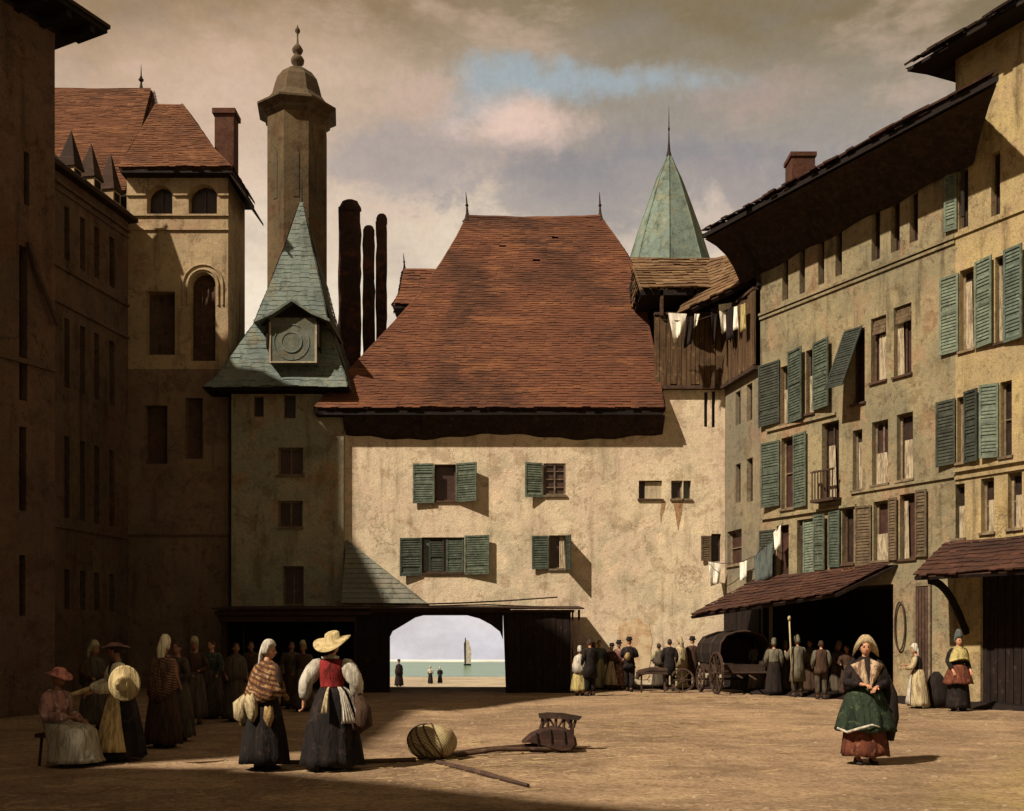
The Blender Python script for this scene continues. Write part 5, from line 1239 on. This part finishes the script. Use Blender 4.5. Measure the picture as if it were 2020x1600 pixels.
# right of the shed
person(1144, 1373, 1278, 190, 'person in white blouse and yellow skirt at the right end of the timber shed', fing=False, dress=[d(skirt, col_='yellow', w_=.33, hem=.18), d(bodice, col_='white', k=1.2), d(shawl, col_='white', hem=.85, w_=.28, name='shawl'), d(cap, col_='white')])
person(1164, 1374, 1262, 200, 'thin person in black coat standing right behind the yellow skirt', fing=False, dress=[d(coat, col_='black'), d(sleeves, col_='black', puff=.07), d(trousers, col_='black'), d(hairdo, bun=False)])
person(1182, 1361, 1264, 10, 'hazy greenish grey person against the sunlit wall, third from the timber shed', fing=False, dress=[d(skirt, col_='olive', w_=.26), d(bodice, col_='bluegrey', k=1.1), d(sleeves, col_='bluegrey'), d(hairdo)])
person(1207, 1362, 1272, -15, 'person in brown jacket sitting behind a pale cloth by the sunlit wall', fing=False, dress=[d(skirt, col_='brown', w_=.30), d(apron, col_='cream', w_=.33, hem=.2), d(bodice, col_='brown', k=1.15), d(sleeves, col_='brown'), d(manhat, r=.1)])
person(1241, 1364, 1259, 160, 'person in black breeches mid-stride holding a round tan bundle by the sunlit wall', pose='stride', fing=False, arms={-1: ((-.25, -.05, 1.15), (-.1, -.25, 1.12)), 1: ((.25, -.05, 1.15), (.1, -.25, 1.12))}, dress=[d(coat, col_='black', hem=.75), d(sleeves, col_='black', puff=.07), d(trousers, col_='black'), d(manhat, r=.12), d(lump, pts=[(0, .17, 1.0), (0, .2, 1.12), (0, .17, 1.24)], rad=[.05, .11, .05], col_='ochre', name='bundle', wob=.03)])
person(1321, 1363, 1261, 170, 'person in long black coat standing left of the wagon wheels', fing=False, dress=[d(coat, col_='black', hem=.5), d(sleeves, col_='black', puff=.07), d(trousers, col_='black'), d(hairdo, bun=False)])
person(1342, 1361, 1260, -150, 'person wrapped in pale yellow shawl beside the covered wagon', fing=False, dress=[d(skirt, col_='olive', w_=.28), d(bodice, col_='cream'), d(shawl, col_='cream', hem=.78, w_=.27), d(cap, col_='cream', tail=.1, name='headscarf')])
person(1366, 1360, 1259, 180, 'dark person between the pale yellow shawl and the wagon cover', fing=False, dress=[d(coat, col_='brown', hem=.5), d(sleeves, col_='brown', puff=.07), d(trousers, col_='brown'), d(manhat, r=.12)])
# under the long awning
person(1527, 1372, 1263, 165, 'person in grey shirt under the awning right beside the wagon', fing=False, dress=[d(skirt, col_='cape', w_=.28), d(bodice, col_='duskshirt', k=1.15), d(sleeves, col_='duskshirt', puff=.085), d(cap, col_='duskshirt')])
person(1573, 1376, 1258, 190, 'person in grey green coat under the awning holding up a tall staff', fing=False, arms={-1: ((-.27, -.08, 1.2), (-.25, -.30, 1.33)), 1: ((.26, -.05, 1.12), (.28, -.18, 1.28))}, dress=[d(coat, col_='duskshirt', hem=.45, w_=.24), d(sleeves, col_='duskshirt', puff=.08), d(trousers, col_='dusk'), d(cap, col_='duskshirt')])
a = at(1557, 1222, 27.9); b_ = at(1563, 1350, 27.9); mb = MB(); mb.tube([b_, a], .022, 8); mb.lathe([(.02, -.05), (.045, 0), (.05, .05), (.02, .1)], a, 8)
prop(mb.build('staff', CL['cream'], None, True), 'tall pale staff with a knob held by the person under the awning', 'staff')
person(1620, 1380, 1264, 175, 'person from behind in brown waistcoat with white shoulders, rightmost under the awning', fing=False, dress=[d(trousers, col_='dusk'), d(coat, col_='brown', hem=.75), d(sleeves, col_='duskshirt', puff=.08), d(hairdo, bun=False)])

# more of the crowd
dim = [(184, 1440, 1270, 40, 'shadowy person in brown cloak behind the flat-hatted person', 'brown', 'cap'), (352, 1462, 1266, -30, 'shadowy person in dark dress right of the long striped shawl', 'dusk', 'hair'), (384, 1428, 1262, 15, 'shadowy person in brown shawl left of the dark green jacket', 'brown', 'cap'), (497, 1402, 1266, -15, 'dim person half hidden behind the brown striped shawl', 'dusk', 'hair'),
       (1170, 1360, 1268, 30, 'pale person against the wall directly behind the black-coated man by the shed', 'cream', 'hair'), (1222, 1362, 1266, -20, 'brown-clad person between the pale cloth and the round tan bundle', 'mauve', 'hat'), (1302, 1360, 1270, 200, 'short dusky person beside the low wooden barrow', 'olive', 'hair'),
       (1492, 1366, 1262, 150, 'dark person close to the right side of the wagon cover', 'grey', 'hat'), (1548, 1366, 1266, 10, 'dim person behind the staff bearer under the awning', 'dusk', 'cap'), (1598, 1370, 1262, -20, 'dim person between the staff bearer and the brown waistcoat', 'brown', 'hair'), (1652, 1372, 1268, 30, 'dim person at the dark shop opening right of the brown waistcoat', 'dusk', 'cap'), (1672, 1376, 1272, -40, 'dim person nearest the pier under the awning', 'brown', 'hair')]
for k, (px, fy, tp_, fa, lb, co, hd) in enumerate(dim):
    rr = random.Random(k)
    ar_ = {-1: ((-.25, -.02 - .1 * rr.random(), 1.13), (-.22 + .2 * rr.random(), -.15 - .15 * rr.random(), .95 + .25 * rr.random())), 1: ((.25, -.02, 1.13), (.22 - .15 * rr.random(), -.12 - .15 * rr.random(), .95 + .2 * rr.random()))}
    ds = [d(skirt, col_=co if k % 2 else 'dusk', w_=.26 + .06 * rr.random(), hem=.08 + .1 * rr.random()), d(bodice, col_=co, k=1.1), d(sleeves, col_=co, puff=.07)]
    if k % 3 == 0: ds.append(d(shawl, col_='dusk' if co != 'dusk' else 'brown', hem=.95, w_=.26))
    ds.append({'cap': d(cap, col_='olive' if k < 4 else 'duskshirt', tail=.1), 'hair': d(hairdo), 'hat': d(manhat, r=.13)}[hd])
    person(px, fy, tp_, fa, lb, fing=False, arms=ar_, skin='skindark', dress=ds, lean=.04 + .08 * rr.random(), turn=rr.uniform(-40, 40), wid=.92 + .2 * rr.random())
# loose stones and straw
rnd = random.Random(5); mb = MB()
for k in range(2600):
    y = 6 + 27 * rnd.random() ** .8; x = rnd.uniform(-.52, .52) * y
    r = rnd.choice((.008, .012, .018, .03)) * (.7 + .6 * rnd.random()); z = gz(x, y); a_ = rnd.random() * 6
    vs = [(x + r * rnd.uniform(.8, 1.5) * math.cos(a_ + q * 1.257), y + r * rnd.uniform(.7, 1.2) * math.sin(a_ + q * 1.257), z - .002) for q in range(5)]
    mb.add(vs + [(x + r * .1, y, z + r * rnd.uniform(.4, .9))], [(i, (i + 1) % 5, 5) for i in range(5)], 0)
for k in range(1500):
    cxs, cys = rnd.choice(((-1, 12.5), (0.5, 14.5), (4.5, 28), (6.5, 27), (-1.5, 24), (3, 18), (8.5, 23)))
    x = cxs + rnd.gauss(0, 1.3); y = cys + rnd.gauss(0, 1.4)
    if not 6 < y < 30: continue
    l = rnd.uniform(.05, .16); a_ = rnd.random() * 3.14; z = gz(x, y) + .006; dx_, dy_ = math.cos(a_) * l, math.sin(a_) * l; w_ = .004
    mb.add([(x - dx_, y - dy_, z), (x + dx_, y + dy_, z + .01), (x + dx_ - dy_ * w_ / l, y + dy_ + dx_ * w_ / l, z + .014), (x - dx_ - dy_ * w_ / l, y - dy_ + dx_ * w_ / l, z + .004)], [(0, 1, 2, 3)], 1)
M['stone'] = plain('pebble', (.26, .19, .12), (.13, .09, .06), 8); M['litter'] = plain('straw_litter', (.42, .32, .15), (.25, .18, .08), 8)
prop(mb.build('gravel', [M['stone'], M['litter']]), 'loose pebbles and straw scattered over the trodden square', 'gravel', None, 'stuff')
# right edge women
person(1812, 1397, 1274, -120, 'stooping person in white headscarf, black bodice and pale apron beside the plank door', lean=.14, arms={-1: ((-.25, -.1, 1.15), (-.2, -.3, 1.18)), 1: ((.25, -.1, 1.12), (.2, -.3, 1.1))}, dress=[d(skirt, col_='cream', w_=.34), d(apron, col_='white', a0=-120, a1=-30, w_=.37, hem=.12), d(bodice, col_='black'), d(sleeves, col_='cream', puff=.08), d(cap, col_='white', tail=.1, name='headscarf')], wid=1.0)
person(1890, 1403, 1255, 10, 'person in tall white cap, yellow shawl and pleated brown overskirt near the plank gate', fing=True, dress=[d(skirt, col_='black', w_=.27), d(skirt, col_='rust', w_=.34, hem=.62, name='overskirt', kf=15), d(bodice, col_='black'), d(sleeves, col_='black', puff=.07), d(shawl, col_='yellow', hem=1.12, w_=.25, dip=.02, fold=.05), d(cap, col_='bluegrey', h_=.14)])
# dark sack beside her
a = at(1848, 1396, 23.9); mb = MB(); mb.lathe([(.02, .0), (.28, .02), (.31, .25), (.26, .5), (.15, .75), (.06, .85)], (a.x, 23.9, 0), 14, 0, 0, 1, .8)
mb.v = [tuple(Vector(p) + Vector((1, 0, 0)) * .03 * noise.noise(Vector(p) * 4)) for p in mb.v]
prop(mb.build('sack', CL['cape'], None, True), 'dark rounded sack standing between the two people near the plank gate', 'sack')

# ------------------------------------------------------------------ covered wagon
WX, WY = at(1435, 1355, 30.5).x, 30.5
h = thing('covered_wagon', 'dark covered wagon with spoked wheels parked below the end of the long awning', 'wagon', (WX, WY, 0), R(7))
def wheel(cx, cy, r, n=12):
    rim = MB(); rs = []
    for k in range(33):
        q = 2 * math.pi * k / 32; rs.append([(cx + dx, cy + rr_ * math.cos(q), r + rr_ * math.sin(q)) for rr_, dx in ((r, -.035), (r, .035), (r - .06, .035), (r - .06, -.035))])
    rim.rings(rs, False); wo = rim.build('wheel', M['framed'], h, False, True)
    sp = MB()
    for k in range(n): q = 2 * math.pi * k / n; sp.tube([(cx, cy, r), (cx, cy + (r - .05) * math.cos(q), r + (r - .05) * math.sin(q))], .018, 5)
    sp.build('spokes', M['framed'], wo, False, True)
    hb = MB(); hb.tube([(cx - .1, cy, r), (cx + .1, cy, r)], .07, 10); hb.build('hub', M['framed'], wo, False, True)
for cx, cy, r in ((-.92, -.75, .68), (.92, -.75, .68), (-.88, 1.05, .45), (.88, 1.05, .45)): wheel(cx, cy, r)
mb = MB(); mb.box(-.72, .72, -.75, 1.6, .62, .72); mb.box(-.74, -.68, -.75, 1.6, .72, 1.05); mb.box(.68, .74, -.75, 1.6, .72, 1.05); mb.box(-.68, .68, -.76, -.72, .72, .95); mb.build('bed', M['framed'], h, False, True)
mb = MB(); rs = []
prof = [(-.78, .98), (-.84, 1.3), (-.80, 1.62), (-.62, 1.86), (-.3, 1.98), (0, 2.01), (.3, 1.98), (.62, 1.86), (.80, 1.62), (.84, 1.3), (.78, .98)]
for y in (-.85, -.4, .1, .6, 1.1, 1.65):
    rs.append([(x, y, z + (.02 if y in (-.85, .1, 1.1) else -.02)) for x, z in prof] + [(x * .96, y, .96 + (z - .96) * .97) for x, z in reversed(prof)])
mb.rings(rs, True); mb.f = [f for f in mb.f]; mb.build('canvas_cover', CL['cape'], h, False, True)
mb = MB()
for y in (-.87, .1, 1.1): mb.tube([(x * 1.01, y, z + .01) for x, z in prof], .025, 6)
mb.build('hoop', M['framed'], h, False, True)
mb = MB(); mb.prism([(x * .95, 1.5, .97 + (z - .98) * .96) for x, z in prof], (0, .03, 0)); mb.prism([(x * .95, .35, .97 + (z - .98) * .8) for x, z in prof], (0, .03, 0)); build_each(mb, 'end_cloth', CL['cape'], h, local=True)
mb = MB(); mb.tube([(-.2, -.7, .6), (-.35, -1.6, .55)], .03, 6); mb.tube([(.2, -.7, .6), (.1, -1.6, .5)], .03, 6); mb.tube([(-.92, -.75, .68), (.92, -.75, .68)], .04, 8); mb.tube([(-.9, 1.1, .42), (.9, 1.1, .42)], .04, 8); mb.build('axle', M['framed'], h, False, True)
# small wheel leaning and hand barrow
a = at(1344, 1352, 30.9)
mb = MB(); rs = []
for k in range(33):
    q = 2 * math.pi * k / 32; rs.append([(a.x + rr_ * math.cos(q), 30.6 + dx + .25 * (.40 + rr_ * math.sin(q)), .38 + rr_ * math.sin(q)) for rr_, dx in ((.36, -.03), (.36, .03), (.31, .03), (.31, -.03))])
mb.rings(rs, False)
for k in range(8): q = math.pi * 2 * k / 8; mb.tube([(a.x, 30.6 + .1, .38), (a.x + .33 * math.cos(q), 30.6 + .25 * (.4 + .33 * math.sin(q)), .38 + .33 * math.sin(q))], .016, 5)
mb.tube([(a.x, 30.62, .38), (a.x, 30.8, .38)], .06, 8)
prop(mb.build('spoked_wheel', M['framed']), 'small loose spoked wheel in front of the person in pale yellow shawl', 'wheel')
h = thing('hand_barrow', 'low dark wooden barrow standing on the ground left of the black-coated person', 'barrow', (at(1290, 1355, 30.6).x, 30.6, 0))
bx = h.location.x; mb = MB(); mb.tube([(bx - .52, 30.6, .42), (bx - .45, 30.6, .60), (bx - .1, 30.6, .68), (bx + .4, 30.6, .66)], [(.06, .05), (.1, .07), (.1, .07), (.08, .06)], 8); mb.box(bx - .5, bx + .4, 30.45, 31.0, .56, .62); mb.build('bed', M['framed'], h)
for x in (-.4, .3): m_ = MB(); m_.box(bx + x, bx + x + .05, 30.6, 30.65, 0, .56); m_.build('leg', M['framed'], h)

# ------------------------------------------------------------------ foreground barrow, basket, poles
h = thing('tipped_barrow', 'tipped dark wooden barrow with a spindled end rail lying on the sunlit ground', 'barrow', (at(1090, 1480, 14.6).x, 14.6, 0))
Yb = 14.6
def A(px, py, Y=Yb): return at(px, py, Y)
mb = MB(); prof = [(1028, 1463), (1045, 1448), (1068, 1437), (1095, 1433), (1118, 1438), (1135, 1452), (1138, 1466), (1128, 1478), (1108, 1480), (1085, 1474), (1060, 1466), (1040, 1462)]
mb.rings([[Vector(A(x, y)) + Vector((0, dy_, 0)) + (Vector(A(1090, 1458)) - Vector(A(x, y))) * sh_ for x, y in prof] for dy_, sh_ in ((-.24, .12), (-.2, .02), (.2, .02), (.24, .12))], True)
mb.build('body', M['shed2'], h, False)
for q_ in (1058, 1085, 1112):
    m_ = MB(); m_.tube([A(q_, 1436 + abs(q_ - 1095) * .25, Yb - .25), A(q_ + 2, 1458, Yb - .26), A(q_ + 6, 1474, Yb - .22)], .014, 6); m_.build('strap', M['iron'], h)
mb = MB(); mb.prism([A(1062, 1408), A(1080, 1406), A(1110, 1407), A(1149, 1414), A(1142, 1421), A(1110, 1419), A(1080, 1417), A(1064, 1417)], (0, .12, 0)); build_each(mb, 'rail', M['framed'], h)
for x0, x1 in ((1070, 1069), (1082, 1080), (1097, 1096), (1113, 1112), (1128, 1124), (1137, 1131)):
    m_ = MB(); m_.tube([A(x0, 1415, Yb + .05), A(x1, 1436, Yb + .05)], .022, 8); m_.build('spindle', M['framed'], h)
mb = MB()
mb.tube([A(1120, 1478, 14.5), A(980, 1478, 14.1), A(860, 1496, 13.6)], [.03, .035, .03], 8); mb.build('shaft', M['beam'], h)
mb = MB(); mb.tube([A(1150, 1480, 14.9), A(1060, 1470, 14.8), A(960, 1478, 14.3), A(880, 1488, 13.9)], [.03, .035, .035, .03], 8); mb.build('shaft', M['beam'], h)
mb = MB(); rs = []
for k in range(29):
    q = 2 * math.pi * k / 28; rs.append([(A(1100, 0).x + .1 * 0 + rr_ * math.cos(q), 14.95 + dx, .26 + rr_ * math.sin(q) * .95) for rr_, dx in ((.26, -.03), (.26, .03), (.2, .03), (.2, -.03))])
mb.rings(rs, False)
for k in range(6): q = math.pi * k / 3; mb.tube([(A(1100, 0).x, 14.95, .26), (A(1100, 0).x + .22 * math.cos(q), 14.95, .26 + .22 * math.sin(q))], .016, 5)
mb.build('wheel', M['shed2'], h)
h = thing('wicker_basket', 'round pale wicker basket with dark cross-lashing lying beside the barrow shafts', 'basket', (at(850, 1500, 13.5).x, 13.5, 0))
bc = at(850, 1468, 13.5); mb = MB(); n = 26; rs = []
ax = Vector((.93, -.36, .0)).normalized(); uu = Vector((0, 0, 1)); vv = ax.cross(uu)
for t_, r in ((-.34, .02), (-.33, .12), (-.27, .2), (-.15, .255), (0, .27), (.14, .25), (.24, .2), (.29, .16)):
    rs.append([bc + Vector((0, 0, .03)) + ax * t_ * -1 + (uu * math.sin(2 * math.pi * i / n) * .88 + vv * math.cos(2 * math.pi * i / n)) * r * (1 + .015 * math.sin(i * 3.1)) for i in range(n)])
mw_, t, b, P_ = base_mat('wicker', .85)
wv_ = t.new('ShaderNodeTexWave', wave_type='BANDS', bands_direction='DIAGONAL'); t.l.new(P_, wv_.inputs['Vector']); wv_.inputs['Scale'].default_value = 14; wv_.inputs['Distortion'].default_value = 3
cc = t.mix(t.rng(wv_.outputs['Fac'], .3, .7, 0, .7), (.40, .34, .17, 1), (.16, .12, .06, 1)); cc = t.mix(t.rng(t.noise(P_, 7, 4), .45, .65, 0, .7), cc, (.22, .12, .07, 1))
t.l.new(cc, b.inputs['Base Color']); bump(t, b, wv_.outputs['Fac'], .8, .01)
mb.rings(rs, True); mb.build('body', mw_, h, True)
for off in (-.6, -.3, 0, .3, .6):
    m_ = MB(); pts = []
    for k in range(25):
        q = 2 * math.pi * k / 24; tt_ = .20 * math.sin(q + off * 2) * .9 + off * .12; r = .275 * math.sqrt(max(.05, 1 - (tt_ / .36) ** 2)) + .006
        pts.append(bc + Vector((0, 0, .03)) + ax * -tt_ + (uu * math.sin(q) * .88 + vv * math.cos(q)) * r)
    m_.tube(pts, .010, 5); m_.build('lashing', M['framed'], h)
mb = MB(); mb.tube([at(560, 1512, 12.9), at(700, 1510, 12.95), at(820, 1499, 13.2)], .03, 8)
for v_i, v in enumerate(mb.v): mb.v[v_i] = (v[0], v[1], v[2] * 0 + .04 + .03 * math.sin(v_i * 2 * math.pi / 8))
prop(mb.build('ground_pole', M['beam']), 'long weathered pole lying on the ground between the women and the wicker basket', 'pole')

mb = MB(); p0_, p1_ = at(862, 1508, 13.0), at(1042, 1554, 11.0); mb.tube([(p0_.x, 13.0, .03), ((p0_.x + p1_.x) / 2, 12.0, .035), (p1_.x, 11.0, .02)], [.03, .035, .02], 8)  # shadow streak on the ground, built as a thin dark pole
prop(mb.build('ground_pole', M['framed']), 'dark pole lying slantwise on the ground in front of the wicker basket', 'pole')

# ------------------------------------------------------------------ laundry
def laundry(pl, corners, colr, label, o=.22, group='washing hung out on the lines'):
    (x0, y0), (x1, y1), (x2, y2), (x3, y3) = corners  # tl, tr, br, bl
    n, m_ = 9, 7; mb = MB(); rs = []
    for lay in (0, 1):
        for j in (range(m_) if lay == 0 else range(m_ - 1, -1, -1)):
            v = j / (m_ - 1); row = []
            for i in range(n):
                u = i / (n - 1); px = (x0 + (x1 - x0) * u) * (1 - v) + (x3 + (x2 - x3) * u) * v; py = (y0 + (y1 - y0) * u) * (1 - v) + (y3 + (y2 - y3) * u) * v
                row.append(pl.P(pl.s(px), pl.z((x0 + x1) / 2, py) if False else pl.z(px, py), o + .035 * math.sin(u * 9 + v * 2) * (.3 + v) + lay * .006))
            rs.append(row)
    mb.rings(rs, False, 0, closed=False)
    return prop(mb.build('hung_cloth', CL[colr] if colr in CL else M[colr], None, True), label, 'laundry', group)
h_ = [o for o in col.objects if o.name.startswith('covered_wagon')][0]; h_.scale = (.9, .9, .92); h_.location.x += .25
g1 = PL((0, 33.0), (1, 0)); g2 = PL((XC - .25, 33.0), (7.52 - XC, 30.7 - 33.3))
laundry(g1, [(1311, 632), (1347, 634), (1338, 668), (1322, 692)], 'linen', 'white shirt hanging on the plank gallery, leftmost', .75)
laundry(g1, [(1346, 640), (1360, 638), (1357, 690), (1340, 702)], 'cape', 'dark garment hanging right of the leftmost white shirt on the gallery', .75)
laundry(g1, [(1362, 634), (1372, 634), (1368, 655), (1360, 662)], 'linen', 'small white rag hanging on the gallery', .75)
laundry(g1, [(1393, 624), (1408, 620), (1402, 690), (1396, 692)], 'cape', 'dark garment hanging left of the long white cloth on the gallery', .75)
laundry(g1, [(1408, 616), (1434, 612), (1428, 664), (1414, 674)], 'linen', 'long white cloth hanging in the middle of the gallery', .75)
laundry(g2, [(1437, 612), (1452, 606), (1450, 668), (1442, 672)], 'cape', 'dark garment hanging right of the long white cloth on the gallery', .1)
laundry(g2, [(1454, 606), (1461, 604), (1460, 650), (1455, 652)], 'linen', 'narrow white strip hanging on the gallery', .1)
laundry(g2, [(1467, 602), (1477, 598), (1475, 652), (1469, 656)], 'yellow', 'narrow yellow cloth hanging near the right end of the gallery', .1)
mb = MB(); mb.tube([at(1300, 631, 32.25), at(1370, 634, 32.25), at(1440, 610, 32.25)], .012, 5)
prop(mb.build('clothesline', M['framed']), 'thin line stretched along the plank gallery under its roof', 'clothesline')
l1 = PL((XC - .3, 33.1), (7.52 - XC, 30.7 - 33.3)); LO = .35
cl = c1
for q in ([[(1392, 1110), (1418, 1112), (1414, 1152), (1397, 1158)], 'linen', 'pale white sheet on the lower line, left of all'], [[(1440, 1114), (1452, 1115), (1449, 1152), (1443, 1158)], 'duskshirt', 'narrow greyish cloth on the lower line']):
    laundry(cl, q[0], q[1], q[2], .4)
laundry(rp, [(1502, 1098), (1540, 1070), (1536, 1140), (1508, 1152)], 'bluegrey', 'large greenish cloth hanging between the shutters above the long awning', .3)
laundry(rp, [(1541, 1052), (1556, 1036), (1553, 1078), (1546, 1086)], 'linen', 'small white triangular cloth above the greenish one', .3)
laundry(c2, [(1474, 1110), (1489, 1106), (1485, 1140), (1478, 1146)], 'linen', 'small white cloth hanging at the corner beside the greenish one', .25)
a = cl.P(cl.s(1388), cl.z(1388, 1108), .41); b_ = c2.P(c2.s(1474), c2.z(1474, 1110), .26); e_ = rp.P(rp.s(1504), rp.z(1504, 1098), .3); f_ = rp.P(rp.s(1560), rp.z(1560, 1032), .3)
mb = MB(); mb.tube([a, a.lerp(b_, .5) - Vector((0, 0, .06)), b_, e_, e_.lerp(f_, .5), f_], .012, 5)
prop(mb.build('clothesline', M['framed']), 'lower clothesline sagging from the corner house to the shuttered house', 'clothesline')
# ------------------------------------------------------------------ sailboat
h = thing('sailboat', 'small boat with a tall narrow pale sail far out on the lake', 'boat', (at(922, 0, 150).x, 150, -2.2))
bx = h.location.x
mb = MB(); mb.rings([[(bx + t_ * .55, 150 + w_ * s_, -2.25 + z) for s_, z in ((-1, .28), (-.6, 0), (.6, 0), (1, .28))] for t_, w_ in ((-1, .05), (-.5, .4), (.3, .45), (1, .05))], True); mb.build('hull', M['iron'], h)
mb = MB(); mb.prism([at(919, 1309, 150), at(919, 1262, 150), at(925, 1264, 150), at(930, 1285, 150), at(929, 1309, 150)], (0, .06, 0)); mb.build('sail', CL['white'], h)
mb = MB(); mb.tube([at(918, 1312, 150), at(918, 1258, 150)], .07, 6); mb.build('mast', M['iron'], h)
mb = MB(); mb.prism([at(916, 1309, 150.3), at(915, 1270, 150.3), at(918, 1262, 150.3), at(919, 1309, 150.3)], (0, .06, 0)); mb.build('jib', CL['brown'], h)
